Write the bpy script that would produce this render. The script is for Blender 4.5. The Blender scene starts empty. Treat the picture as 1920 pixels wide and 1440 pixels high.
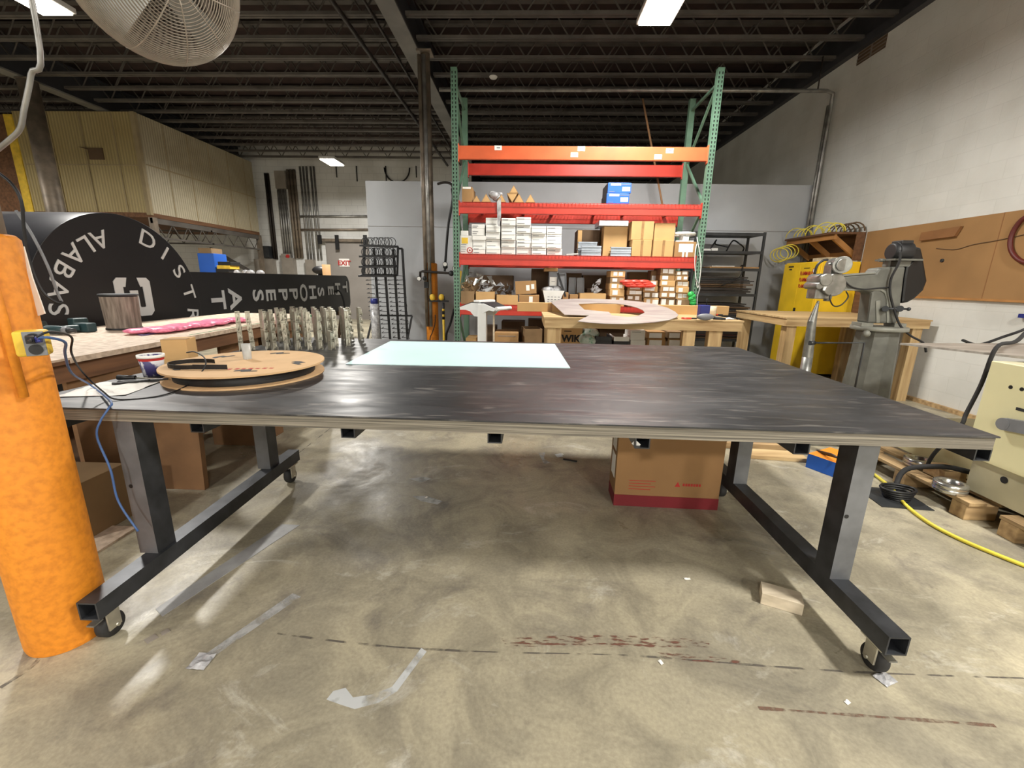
import bpy, math, random
from mathutils import Vector, Matrix
random.seed(7)
SC = bpy.context.scene; COL = SC.collection
R = math.radians

# ------------------------------------------------------------------ camera
F, YAW, PITCH, ROLL, EYE = 800.0, .0322, .239, .0171, 1.45
_f = Vector((-math.sin(YAW)*math.cos(PITCH), math.cos(YAW)*math.cos(PITCH), -math.sin(PITCH)))
_r0 = Vector((math.cos(YAW), math.sin(YAW), 0)); _d0 = _f.cross(_r0)
_r = _r0*math.cos(ROLL) - _d0*math.sin(ROLL); _d = _r0*math.sin(ROLL) + _d0*math.cos(ROLL)
cam = bpy.data.objects.new('camera', bpy.data.cameras.new('camera')); COL.objects.link(cam)
cam.data.sensor_fit = 'HORIZONTAL'; cam.data.sensor_width = 36; cam.data.lens = 36*F/1920
cam.data.clip_start = .05; cam.data.clip_end = 100
m = Matrix.Identity(4)
for i in range(3):
    m[i][0] = _r[i]; m[i][1] = -_d[i]; m[i][2] = -_f[i]
m.translation = (0, 0, EYE); cam.matrix_world = m
SC.camera = cam
def _ray(x, y): return _f + _r*((x-960)/F) + _d*((y-720)/F)
O3 = Vector((0, 0, EYE))
def at(x, y, Y):            # measured point of the photograph at a known depth
    r = _ray(x, y); return O3 + r*(Y/r.y)
def atz(x, y, z):           # ... at a known height
    r = _ray(x, y); return O3 + r*((z-EYE)/r.z)
def atx(x, y, X):
    r = _ray(x, y); return O3 + r*(X/r.x)

# ------------------------------------------------------------------ materials
def lin(c):
    return tuple(((v/255)/12.92 if v/255 <= .04045 else ((v/255+.055)/1.055)**2.4) for v in c)
MATS = {}
def M(name, c, rough=.6, metal=0., var=.12, sc=8., bump=0., c2=None, stretch=(1, 1, 1), detail=4, emit=0, trans=0, alpha=1, lo=.35, hi=.65):
    mt = bpy.data.materials.new(name); mt.use_nodes = True
    nt = mt.node_tree; N = nt.nodes; L = nt.links; b = N['Principled BSDF']
    c = lin(c)
    b.inputs['Roughness'].default_value = rough; b.inputs['Metallic'].default_value = metal
    if var or c2:
        tc = N.new('ShaderNodeTexCoord'); mp = N.new('ShaderNodeMapping'); mp.inputs['Scale'].default_value = stretch
        L.new(tc.outputs['Object'], mp.inputs['Vector'])
        no = N.new('ShaderNodeTexNoise'); no.inputs['Scale'].default_value = sc; no.inputs['Detail'].default_value = detail
        L.new(mp.outputs[0], no.inputs['Vector'])
        rp = N.new('ShaderNodeValToRGB'); rp.color_ramp.elements[0].position = lo; rp.color_ramp.elements[1].position = hi
        a = tuple(max(0, v*(1-var)) for v in c); d = lin(c2) if c2 else tuple(min(1, v*(1+var)) for v in c)
        rp.color_ramp.elements[0].color = (*a, 1); rp.color_ramp.elements[1].color = (*d, 1)
        L.new(no.outputs[0], rp.inputs[0]); L.new(rp.outputs[0], b.inputs['Base Color'])
        if bump:
            bp = N.new('ShaderNodeBump'); bp.inputs['Strength'].default_value = bump; bp.inputs['Distance'].default_value = .01
            L.new(no.outputs[0], bp.inputs['Height']); L.new(bp.outputs[0], b.inputs['Normal'])
    else:
        b.inputs['Base Color'].default_value = (*c, 1)
    if emit:
        b.inputs['Emission Color'].default_value = (*c, 1); b.inputs['Emission Strength'].default_value = emit
    if trans: b.inputs['Transmission Weight'].default_value = trans
    if alpha < 1: b.inputs['Alpha'].default_value = alpha
    MATS[name] = mt
    return mt
def wood(name, c, c2, ax, rough=.65, sc=9):
    s = [9, 9, 9]; s['xyz'.index(ax)] = .7
    return M(name, c, rough, 0, 0.05, sc/4, .05, c2, s, 6)

def floor_mat():
    mt = bpy.data.materials.new('worn_concrete'); mt.use_nodes = True
    nt = mt.node_tree; N = nt.nodes; L = nt.links; b = N['Principled BSDF']
    tc = N.new('ShaderNodeTexCoord')
    def noise(sc, det=5, rough=.6, dist=0, st=(1, 1, 1)):
        mp = N.new('ShaderNodeMapping'); mp.inputs['Scale'].default_value = st; L.new(tc.outputs['Object'], mp.inputs['Vector'])
        n = N.new('ShaderNodeTexNoise'); n.inputs['Scale'].default_value = sc; n.inputs['Detail'].default_value = det
        n.inputs['Roughness'].default_value = rough; n.inputs['Distortion'].default_value = dist
        L.new(mp.outputs[0], n.inputs['Vector']); return n.outputs[0]
    def ramp(src, p0, c0, p1, c1):
        r = N.new('ShaderNodeValToRGB'); e = r.color_ramp.elements
        e[0].position = p0; e[1].position = p1; e[0].color = (*c0, 1); e[1].color = (*c1, 1); L.new(src, r.inputs[0]); return r.outputs[0]
    def mix(f, a, c, mode='MIX'):
        x = N.new('ShaderNodeMix'); x.data_type = 'RGBA'; x.blend_type = mode
        if isinstance(f, float): x.inputs[0].default_value = f
        else: L.new(f, x.inputs[0])
        L.new(a, x.inputs[6]) if not isinstance(a, tuple) else setattr(x.inputs[6], 'default_value', (*a, 1))
        L.new(c, x.inputs[7]) if not isinstance(c, tuple) else setattr(x.inputs[7], 'default_value', (*c, 1))
        return x.outputs[2]
    base = ramp(noise(.55, 6, .62, .6), .36, lin((152, 147, 133)), .62, lin((178, 171, 151)))
    mid = ramp(noise(2.6, 8, .68, 1.1), .33, lin((120, 116, 109)), .6, lin((194, 190, 179)))
    c = mix(.62, base, mid, 'OVERLAY')
    stain = ramp(noise(1.3, 7, .7, 1.6), .53, (0, 0, 0), .72, (1, 1, 1))
    c = mix(stain, c, lin((112, 106, 98)))
    spots = ramp(noise(7, 4, .6, .3), .66, (0, 0, 0), .74, (.55, .55, .55))
    c = mix(spots, c, lin((96, 88, 78)))
    pale = ramp(noise(1.9, 8, .72, .9, (1, 1.7, 1)), .57, (0, 0, 0), .74, (.7, .7, .7))
    c = mix(pale, c, lin((214, 210, 198)))
    fine = ramp(noise(70, 3, .6), .3, (.84, .84, .84), .7, (1.08, 1.08, 1.08))
    c = mix(1.0, c, fine, 'MULTIPLY')
    L.new(c, b.inputs['Base Color'])
    rr = ramp(noise(1.6, 6, .6, .5), .35, (.26, .26, .26), .65, (.62, .62, .62)); L.new(rr, b.inputs['Roughness'])
    bp = N.new('ShaderNodeBump'); bp.inputs['Strength'].default_value = .12; bp.inputs['Distance'].default_value = .01
    L.new(noise(22, 6, .65), bp.inputs['Height']); L.new(bp.outputs[0], b.inputs['Normal'])
    return mt
def block_mat(name, c, mortar, axes):
    mt = bpy.data.materials.new(name); mt.use_nodes = True
    nt = mt.node_tree; N = nt.nodes; L = nt.links; b = N['Principled BSDF']
    tc = N.new('ShaderNodeTexCoord'); sp = N.new('ShaderNodeSeparateXYZ'); cb = N.new('ShaderNodeCombineXYZ')
    L.new(tc.outputs['Object'], sp.inputs[0]); L.new(sp.outputs[axes[0]], cb.inputs[0]); L.new(sp.outputs[axes[1]], cb.inputs[1])
    br = N.new('ShaderNodeTexBrick'); L.new(cb.outputs[0], br.inputs['Vector'])
    br.inputs['Scale'].default_value = 1; br.inputs['Brick Width'].default_value = .4; br.inputs['Row Height'].default_value = .2
    br.inputs['Mortar Size'].default_value = .006; br.inputs['Mortar Smooth'].default_value = .6
    cl = lin(c); br.inputs['Color1'].default_value = (*cl, 1); br.inputs['Color2'].default_value = (*[v*.96 for v in cl], 1); br.inputs['Mortar'].default_value = (*lin(mortar), 1)
    no = N.new('ShaderNodeTexNoise'); no.inputs['Scale'].default_value = 1.2; no.inputs['Detail'].default_value = 8; L.new(tc.outputs['Object'], no.inputs['Vector'])
    rp = N.new('ShaderNodeValToRGB'); rp.color_ramp.elements[0].position = .3; rp.color_ramp.elements[0].color = (.82, .81, .79, 1); rp.color_ramp.elements[1].position = .6; rp.color_ramp.elements[1].color = (1, 1, 1, 1)
    L.new(no.outputs[0], rp.inputs[0])
    mx = N.new('ShaderNodeMix'); mx.data_type = 'RGBA'; mx.blend_type = 'MULTIPLY'; mx.inputs[0].default_value = 1
    L.new(br.outputs['Color'], mx.inputs[6]); L.new(rp.outputs[0], mx.inputs[7]); L.new(mx.outputs[2], b.inputs['Base Color'])
    n2 = N.new('ShaderNodeTexNoise'); n2.inputs['Scale'].default_value = 30; L.new(tc.outputs['Object'], n2.inputs['Vector'])
    ad = N.new('ShaderNodeMath'); ad.operation = 'MULTIPLY_ADD'; ad.inputs[1].default_value = -1.2; L.new(br.outputs['Fac'], ad.inputs[0]); L.new(n2.outputs[0], ad.inputs[2])
    bp = N.new('ShaderNodeBump'); bp.inputs['Strength'].default_value = .14; bp.inputs['Distance'].default_value = .01; L.new(ad.outputs[0], bp.inputs['Height']); L.new(bp.outputs[0], b.inputs['Normal'])
    b.inputs['Roughness'].default_value = .7
    return mt
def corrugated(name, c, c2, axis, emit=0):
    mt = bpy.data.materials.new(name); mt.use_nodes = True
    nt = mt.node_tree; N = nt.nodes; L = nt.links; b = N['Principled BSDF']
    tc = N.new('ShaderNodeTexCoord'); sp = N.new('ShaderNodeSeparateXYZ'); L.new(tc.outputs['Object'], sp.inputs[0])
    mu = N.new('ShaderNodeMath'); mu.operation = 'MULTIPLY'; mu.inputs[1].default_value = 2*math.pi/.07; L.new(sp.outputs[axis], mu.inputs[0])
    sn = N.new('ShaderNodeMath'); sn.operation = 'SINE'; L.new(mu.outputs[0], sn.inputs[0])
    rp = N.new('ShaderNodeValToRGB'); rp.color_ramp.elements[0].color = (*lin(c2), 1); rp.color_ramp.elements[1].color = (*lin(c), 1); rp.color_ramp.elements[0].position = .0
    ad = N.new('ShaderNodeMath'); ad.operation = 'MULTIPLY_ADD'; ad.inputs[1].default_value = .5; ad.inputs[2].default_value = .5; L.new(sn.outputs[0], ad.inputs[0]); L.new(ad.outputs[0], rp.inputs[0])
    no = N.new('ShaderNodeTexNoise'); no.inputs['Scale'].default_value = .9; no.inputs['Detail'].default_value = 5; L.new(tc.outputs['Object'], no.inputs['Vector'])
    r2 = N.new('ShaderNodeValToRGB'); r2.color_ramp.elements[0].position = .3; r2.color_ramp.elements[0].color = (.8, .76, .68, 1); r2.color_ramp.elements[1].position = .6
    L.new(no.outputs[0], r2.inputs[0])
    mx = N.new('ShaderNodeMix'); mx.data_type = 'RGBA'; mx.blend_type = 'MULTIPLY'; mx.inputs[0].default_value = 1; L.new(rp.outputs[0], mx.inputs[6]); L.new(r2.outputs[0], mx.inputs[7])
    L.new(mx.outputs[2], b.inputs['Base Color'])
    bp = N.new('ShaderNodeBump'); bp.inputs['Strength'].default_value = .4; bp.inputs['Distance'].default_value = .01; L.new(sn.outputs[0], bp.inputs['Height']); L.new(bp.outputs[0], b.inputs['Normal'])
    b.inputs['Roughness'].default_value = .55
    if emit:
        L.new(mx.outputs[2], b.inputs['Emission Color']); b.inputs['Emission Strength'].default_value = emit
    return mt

CONC = floor_mat()
BLOCK_R = block_mat('painted_block_right', (222, 222, 217), (215, 215, 210), (1, 2))
BLOCK_B = block_mat('painted_block_back', (220, 220, 217), (190, 190, 188), (0, 2))
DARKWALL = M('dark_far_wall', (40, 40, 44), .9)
GREYPANEL = M('grey_painted_panel', (172, 175, 179), .55, 0, .05, 1.5)
DECK = M('dark_ceiling_deck', (50, 34, 31), .9, 0, .3, 3)
JOIST = M('grey_joist_paint', (88, 83, 78), .6, .2, .25, 3)
BEAMP = M('grey_beam_paint', (112, 110, 106), .55, .1, .2, 2)
BEAMD = M('dark_beam_paint', (58, 58, 62), .6, .1, .2, 2)
PIPED = M('dark_pipe', (52, 46, 42), .5, .4, .3, 6)
PIPEG = M('galvanised_pipe', (150, 148, 144), .4, .6, .25, 8)
COLSTEEL = M('brown_column_steel', (124, 112, 98), .5, .3, .3, 5)
ORANGE = M('orange_column_paint', (208, 124, 26), .6, 0, .06, 40, .12, (226, 140, 34), (1, 1, 1), 8, lo=.3, hi=.6)
STEELTOP = None
PLYEDGE = M('plywood_edge', (98, 93, 84), .8, 0, .3, 3, .1, (140, 133, 119), (.6, .6, 60), 5)
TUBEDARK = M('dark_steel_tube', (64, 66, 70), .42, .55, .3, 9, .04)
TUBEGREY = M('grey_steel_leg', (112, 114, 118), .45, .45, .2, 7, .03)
BLACK = M('black_plastic', (22, 22, 24), .5, 0, .2, 10)
RUBBER = M('dark_rubber', (34, 33, 33), .75, 0, .2, 10)
ZINC = M('zinc_plated_metal', (190, 186, 172), .3, .75, .15, 14)
CHROME = M('polished_metal', (200, 200, 198), .22, .9, .1, 10)
ALU = M('raw_aluminium', (188, 188, 186), .35, .75, .1, 6)
ALUSHEET = M('brushed_aluminium_sheet', (186, 180, 174), .5, .35, .1, 3, 0, (156, 146, 144), (1, 4, 1))
MINT = M('mint_film_sheet', (206, 236, 238), .4, 0, .02, 2)
CARD = M('tan_cardboard', (196, 158, 106), .8, 0, .06, 4)
CARD2 = M('brown_cardboard', (160, 124, 80), .8, 0, .08, 4)
CARD3 = M('dull_cardboard', (138, 112, 80), .85, 0, .12, 4)
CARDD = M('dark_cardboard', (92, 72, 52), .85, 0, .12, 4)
CARDTAN = M('kraft_reel_board', (206, 170, 126), .8, 0, .06, 6)
TAPE = M('brown_packing_tape', (150, 112, 66), .4, 0, .2, 12)
WHITEBOX = M('white_carton', (226, 226, 222), .7, 0, .03, 4)
PAPER = M('white_paper', (236, 234, 228), .8, 0, .03, 6)
INK = M('black_ink', (38, 36, 36), .8, 0, 0)
REDINK = M('red_ink', (178, 40, 36), .7, 0, 0)
REDBAND = M('dark_red_print', (118, 26, 34), .7, 0, .08, 5)
RACKORANGE = M('orange_beam_paint', (212, 96, 54), .45, 0, .08, 5)
RACKRED = M('red_beam_paint', (192, 56, 42), .42, 0, .1, 5)
RACKGREEN = M('green_upright_paint', (94, 126, 106), .5, .1, .12, 6)
WIREM = M('red_wire_deck', (178, 58, 46), .45, .3, .1, 9)
WHITEP = M('white_plastic', (232, 232, 228), .45, 0, .03, 5)
WHITEM = M('white_enamel', (228, 230, 230), .4, 0, .04, 5)
GREYP = M('grey_plastic', (120, 122, 126), .5, 0, .1, 8)
DGREY = M('dark_grey_metal', (56, 58, 60), .5, .4, .2, 8)
GALV = M('galvanised_channel', (166, 174, 184), .4, .5, .1, 7)
FOIL = M('silver_foil', (206, 210, 214), .3, .7, .15, 14)
PLASTICBAG = M('crumpled_clear_plastic', (164, 164, 166), .25, 0, .35, 16, .5)
DRUMBLK = M('black_sign_face', (26, 24, 26), .45, 0, .1, 3)
DRUMGREY = M('black_sign_return', (40, 40, 44), .32, .2, .1, 3)
LETTER = M('pale_grey_letters', (206, 206, 206), .5, 0, 0)
LETTERM = M('silver_letters', (214, 214, 216), .35, .3, 0)
PINE_X = wood('pine_grain_across', (170, 138, 94), (204, 176, 130), 'x')
PINE_Y = wood('pine_grain_deep', (170, 138, 94), (204, 176, 130), 'y')
PINE_Z = wood('pine_grain_upright', (168, 136, 92), (202, 174, 128), 'z')
PALLETW = wood('weathered_pallet_wood', (140, 114, 80), (182, 154, 112), 'y', .8)
PALLETX = wood('weathered_pallet_block', (148, 120, 84), (190, 160, 116), 'x', .8)
DARKWOOD_Y = wood('dark_brown_hardboard', (92, 62, 40), (118, 82, 54), 'y', .8)
OSB = M('brown_hardboard_panel', (116, 84, 54), .8, 0, .15, 5)
PLYTOP = M('plywood_bench_top', (176, 156, 136), .7, 0, .08, 26, 0, (206, 186, 166), (1, 1, 1))
GREENEDGE = M('green_edge_paint', (48, 132, 84), .5, 0, .1, 5)
FIBRE = M('brown_fibreboard', (150, 114, 72), .85, 0, .12, 1.6)
FIBREDK = M('darker_wood_plate', (134, 92, 54), .7, 0, .12, 4)
YELLOW = M('yellow_cabinet_paint', (238, 196, 36), .45, 0, .08, 3)
YELLOWP = M('yellow_plastic', (226, 188, 60), .5, 0, .15, 8)
YHOSE = M('yellow_hose', (222, 204, 70), .5, 0, .1, 8)
CAST = M('grey_green_cast_iron', (100, 100, 93), .55, .25, .18, 9, .1)
CASTP = M('pale_grey_cast_iron', (126, 126, 117), .55, .2, .14, 9, .08)
CREAM = M('cream_machine_paint', (226, 220, 176), .5, 0, .06, 2)
CREAMD = M('dull_cream_paint', (186, 180, 150), .55, 0, .14, 3)
MPLATE = M('worn_steel_plate', (168, 160, 150), .4, .45, .15, 3, 0, (196, 190, 182), (1, 6, 1))
BLUE = M('blue_print', (30, 92, 190), .5, 0, .04, 4)
BLUED = M('dark_blue_plastic', (34, 44, 120), .45, 0, .1, 6)
BLUECORD = M('blue_cord', (62, 92, 142), .5, 0, .1, 6)
ORANGEP = M('orange_print', (236, 142, 40), .6, 0, .08, 5)
REDPLASTIC = M('red_plastic_film', (232, 74, 60), .35, 0, .2, 14, .4)
PINK = M('pink_bubble_film', (236, 130, 160), .3, 0, .3, 30, .5)
GREENP = M('green_plastic_wrap', (52, 176, 84), .4, 0, .25, 14, .3)
TEAL = M('dark_teal_plastic', (36, 60, 64), .45, 0, .2, 8)
FILTER = M('pleated_dusty_filter', (112, 100, 90), .85, 0, .2, 40, .1, (146, 134, 122), (1, 1, .1))
REDHOSE = M('dark_red_hose', (88, 30, 24), .5, 0, .1, 8)
SHEETDK = M('dark_stored_sheets', (50, 44, 40), .6, .1, .3, 5)
DOORGREY = M('grey_door_paint', (138, 132, 126), .55, 0, .06, 2)
BOXGREY = M('grey_electrical_box', (146, 138, 128), .55, .1, .1, 4)
FABRIC = M('beige_wood_frame', (170, 120, 66), .7, 0, .12, 5)
BOOTH_F = corrugated('corrugated_panel_front', (178, 160, 112), (152, 136, 94), 0)  # yellow backlight is put into the front panel colour
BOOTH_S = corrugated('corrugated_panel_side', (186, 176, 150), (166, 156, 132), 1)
HEADM = M('dull_machined_metal', (138, 138, 134), .32, .7, .25, 12)
TRIMB = M('beige_trim', (150, 134, 102), .7, 0, .1, 5)
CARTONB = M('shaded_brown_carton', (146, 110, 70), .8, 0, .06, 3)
LITWIN = M('lit_window_panel', (255, 240, 214), .6, 0, 0, emit=1.1)
LAMPM = M('lamp_diffuser', (255, 246, 228), .4, 0, 0, emit=14)
LAMPH = M('lamp_housing', (216, 216, 214), .4, .2, .05, 5)
GUARD = M('fan_guard_wire', (168, 158, 146), .4, .5, .1, 9)
GREYTAPE = M('grey_floor_tape', (150, 150, 150), .5, 0, .15, 10)
SCRAPWOOD = wood('pale_scrap_wood', (194, 180, 156), (222, 208, 184), 'x')

def decal(name, c, sc, lo, hi, st=(1, 1, 1), amax=1.0):
    mt = bpy.data.materials.new(name); mt.use_nodes = True
    nt = mt.node_tree; N = nt.nodes; L = nt.links; b = N['Principled BSDF']
    b.inputs['Base Color'].default_value = (*lin(c), 1); b.inputs['Roughness'].default_value = .75
    tc = N.new('ShaderNodeTexCoord'); mp = N.new('ShaderNodeMapping'); mp.inputs['Scale'].default_value = st; L.new(tc.outputs['Object'], mp.inputs['Vector'])
    no = N.new('ShaderNodeTexNoise'); no.inputs['Scale'].default_value = sc; no.inputs['Detail'].default_value = 6; L.new(mp.outputs[0], no.inputs['Vector'])
    rp = N.new('ShaderNodeValToRGB'); rp.color_ramp.elements[0].position = lo; rp.color_ramp.elements[1].position = hi
    rp.color_ramp.elements[0].color = (0, 0, 0, 1); rp.color_ramp.elements[1].color = (amax, amax, amax, 1)
    L.new(no.outputs[0], rp.inputs[0]); L.new(rp.outputs[0], b.inputs['Alpha'])
    return mt
RUST = decal('rust_stain', (116, 74, 60), 30, .5, .6, (.6, 2.6, 1), .75)
BROWNMARK = decal('brown_scuff', (116, 88, 72), 26, .36, .55, (1, 1, 1), .8)
WHITEMARK = decal('white_paint_smear', (200, 203, 204), 9, .3, .5, (1, 1, 1), .8)
CRACKM = decal('crack_line', (98, 92, 84), 14, .4, .56, (1, 1, 1), .8)
TAPEFAINT = decal('worn_tape_residue', (178, 178, 176), 12, .34, .56, (1, 1, 1), .7)

def steel_top_mat():
    mt = bpy.data.materials.new('scratched_dark_steel'); mt.use_nodes = True
    nt = mt.node_tree; N = nt.nodes; L = nt.links; b = N['Principled BSDF']
    tc = N.new('ShaderNodeTexCoord')
    def noise(sc, st, det=6, dist=0.):
        mp = N.new('ShaderNodeMapping'); mp.inputs['Scale'].default_value = st; L.new(tc.outputs['Object'], mp.inputs['Vector'])
        n = N.new('ShaderNodeTexNoise'); n.inputs['Scale'].default_value = sc; n.inputs['Detail'].default_value = det; n.inputs['Distortion'].default_value = dist
        L.new(mp.outputs[0], n.inputs['Vector']); return n.outputs[0]
    def ramp(s, p0, c0, p1, c1):
        r = N.new('ShaderNodeValToRGB'); e = r.color_ramp.elements; e[0].position = p0; e[1].position = p1; e[0].color = (*c0, 1); e[1].color = (*c1, 1); L.new(s, r.inputs[0]); return r.outputs[0]
    def mix(f, a, c):
        x = N.new('ShaderNodeMix'); x.data_type = 'RGBA'; L.new(f, x.inputs[0]); L.new(a, x.inputs[6]); x.inputs[7].default_value = (*c, 1); return x.outputs[2]
    base = ramp(noise(1.1, (1, 1.6, 1), 7, .8), .34, lin((42, 43, 46)), .66, lin((70, 70, 72)))
    scr = ramp(noise(3, (.9, 7, 1), 8, 1.5), .57, (0, 0, 0), .72, (.75, .75, .75))
    c = mix(scr, base, lin((128, 124, 120)))
    sm = ramp(noise(1.7, (1, 1, 1), 9, 2.2), .6, (0, 0, 0), .72, (.45, .45, .45))
    c = mix(sm, c, lin((104, 100, 98)))
    L.new(c, b.inputs['Base Color'])
    L.new(ramp(noise(2.2, (1, 3, 1), 7, 1), .3, (.31, .31, .31), .7, (.5, .5, .5)), b.inputs['Roughness'])
    b.inputs['Metallic'].default_value = .35
    return mt
STEELTOP = steel_top_mat()

# ------------------------------------------------------------------ mesh builder
class MB:
    def __init__(s): s.v = []; s.f = []; s.m = []; s.sm = []
    def add(s, vs, fs, mi=0, smooth=False):
        o = len(s.v); s.v += [Vector(v) for v in vs]
        for f in fs: s.f.append([o+i for i in f]); s.m.append(mi); s.sm.append(smooth)
        return s
    def box(s, x0, x1, y0, y1, z0, z1, mi=0):
        vs = [(x, y, z) for z in (z0, z1) for y in (y0, y1) for x in (x0, x1)]
        return s.add(vs, [(0, 2, 3, 1), (4, 5, 7, 6), (0, 1, 5, 4), (2, 6, 7, 3), (0, 4, 6, 2), (1, 3, 7, 5)], mi)
    def obox(s, p, q, w, h, mi=0, up=(0, 0, 1)):      # bar from p to q, w across, h along up
        p = Vector(p); q = Vector(q); a = (q-p).normalized(); u = Vector(up)
        if abs(a.dot(u)) > .98: u = Vector((0, 1, 0))
        sd = a.cross(u).normalized(); u = sd.cross(a).normalized()
        vs = []
        for e in (p, q):
            for i, j in ((-1, -1), (1, -1), (1, 1), (-1, 1)): vs.append(e + sd*(i*w/2) + u*(j*h/2))
        return s.add(vs, [(0, 1, 2, 3), (7, 6, 5, 4), (0, 4, 5, 1), (1, 5, 6, 2), (2, 6, 7, 3), (3, 7, 4, 0)], mi)
    def htube(s, p, q, w, h, t=.006, mi=0, mi2=None, up=(0, 0, 1)):   # hollow rectangular tube, open ends
        p = Vector(p); q = Vector(q); a = (q-p).normalized(); u = Vector(up)
        sd = a.cross(u).normalized(); u = sd.cross(a).normalized(); vs = []
        for e in (p, q):
            for ww, hh in ((w, h), (w-2*t, h-2*t)):
                for i, j in ((-1, -1), (1, -1), (1, 1), (-1, 1)): vs.append(e + sd*(i*ww/2) + u*(j*hh/2))
        fs = []; 
        for k in range(4):
            n = (k+1) % 4
            fs += [(k, k+8, n+8, n), (4+k, 4+n, 12+n, 12+k), (k, n, 4+n, 4+k), (8+k, 12+k, 12+n, 8+n)]
        return s.add(vs, fs, mi)
    def cyl(s, p, q, r, r2=None, n=20, mi=0, cap=True):
        p = Vector(p); q = Vector(q); r2 = r if r2 is None else r2; a = (q-p).normalized()
        u = a.orthogonal().normalized(); w = a.cross(u); o = len(s.v)
        for e, rr in ((p, r), (q, r2)):
            for k in range(n):
                t = 2*math.pi*k/n; s.v.append(e + u*(rr*math.cos(t)) + w*(rr*math.sin(t)))
        for k in range(n):
            j = (k+1) % n; s.f.append([o+k, o+j, o+n+j, o+n+k]); s.m.append(mi); s.sm.append(True)
        if cap:
            s.f.append([o+k for k in range(n)][::-1]); s.m.append(mi); s.sm.append(False)
            s.f.append([o+n+k for k in range(n)]); s.m.append(mi); s.sm.append(False)
        return s
    def tube(s, pts, r, n=8, mi=0, closed=False, cap=True):
        P = [Vector(p) for p in pts]; L = len(P); o = len(s.v); u = None
        for i in range(L):
            if closed: a = P[(i+1) % L] - P[i-1]
            else: a = P[min(i+1, L-1)] - P[max(i-1, 0)]
            a.normalize()
            if u is None: u = a.orthogonal().normalized()
            u = (u - a*u.dot(a)).normalized(); w = a.cross(u)
            for k in range(n):
                t = 2*math.pi*k/n; s.v.append(P[i] + u*(r*math.cos(t)) + w*(r*math.sin(t)))
        for i in range(L if closed else L-1):
            for k in range(n):
                j = (k+1) % n; i2 = (i+1) % L
                s.f.append([o+i*n+k, o+i*n+j, o+i2*n+j, o+i2*n+k]); s.m.append(mi); s.sm.append(True)
        if not closed and cap:
            s.f.append([o+k for k in range(n)][::-1]); s.m.append(mi); s.sm.append(False)
            s.f.append([o+(L-1)*n+k for k in range(n)]); s.m.append(mi); s.sm.append(False)
        return s
    def lathe(s, prof, c=(0, 0, 0), ax=(0, 0, 1), n=32, mi=0, smooth=True):     # prof: (radius, height)
        c = Vector(c); a = Vector(ax).normalized(); u = a.orthogonal().normalized(); w = a.cross(u); o = len(s.v)
        for r, h in prof:
            for k in range(n):
                t = 2*math.pi*k/n; s.v.append(c + a*h + u*(r*math.cos(t)) + w*(r*math.sin(t)))
        for i in range(len(prof)-1):
            for k in range(n):
                j = (k+1) % n; s.f.append([o+i*n+k, o+i*n+j, o+(i+1)*n+j, o+(i+1)*n+k]); s.m.append(mi); s.sm.append(smooth)
        return s
    def poly(s, pts, ext, mi=0):                    # planar polygon pts extruded by vector ext
        P = [Vector(p) for p in pts]; e = Vector(ext); n = len(P)
        return s.add(P + [p+e for p in P], [list(range(n))[::-1], list(range(n, 2*n))] + [(k, (k+1) % n, n+(k+1) % n, n+k) for k in range(n)], mi)
    def sphere(s, c, r, sq=(1, 1, 1), n=14, mi=0):
        c = Vector(c); prof = []
        o = len(s.v)
        for i in range(n//2+1):
            ph = math.pi*i/(n//2)
            for k in range(n):
                t = 2*math.pi*k/n
                s.v.append(c + Vector((r*sq[0]*math.sin(ph)*math.cos(t), r*sq[1]*math.sin(ph)*math.sin(t), r*sq[2]*math.cos(ph))))
        for i in range(n//2):
            for k in range(n):
                j = (k+1) % n; s.f.append([o+i*n+k, o+(i+1)*n+k, o+(i+1)*n+j, o+i*n+j]); s.m.append(mi); s.sm.append(True)
        return s
    def text(s, txt, size, org, right, up, depth=.002, bold=0., mi=0, align='CENTER', squash=1.0):
        cu = bpy.data.curves.new('t', 'FONT'); cu.body = txt; cu.size = size; cu.align_x = align; cu.align_y = 'CENTER'; cu.offset = bold; cu.resolution_u = 3
        cu.extrude = depth/2
        ob = bpy.data.objects.new('t', cu); COL.objects.link(ob)
        dg = bpy.context.evaluated_depsgraph_get(); dg.update()
        me = bpy.data.meshes.new_from_object(ob.evaluated_get(dg))
        ri = Vector(right).normalized(); uu = Vector(up).normalized(); nn = ri.cross(uu); o = Vector(org)
        s.add([o + ri*v.co.x*squash + uu*v.co.y + nn*v.co.z for v in me.vertices], [list(p.vertices) for p in me.polygons], mi)
        bpy.data.objects.remove(ob); bpy.data.curves.remove(cu); bpy.data.meshes.remove(me)
        return s
    def rot(s, c, rz, start=0):
        c = Vector(c); mt = Matrix.Rotation(rz, 3, 'Z')
        for i in range(start, len(s.v)): s.v[i] = c + mt @ (s.v[i]-c)
        return s
    def tilt(s, c, ang, ax, start=0):
        c = Vector(c); mt = Matrix.Rotation(ang, 3, ax)
        for i in range(start, len(s.v)): s.v[i] = c + mt @ (s.v[i]-c)
        return s

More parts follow.
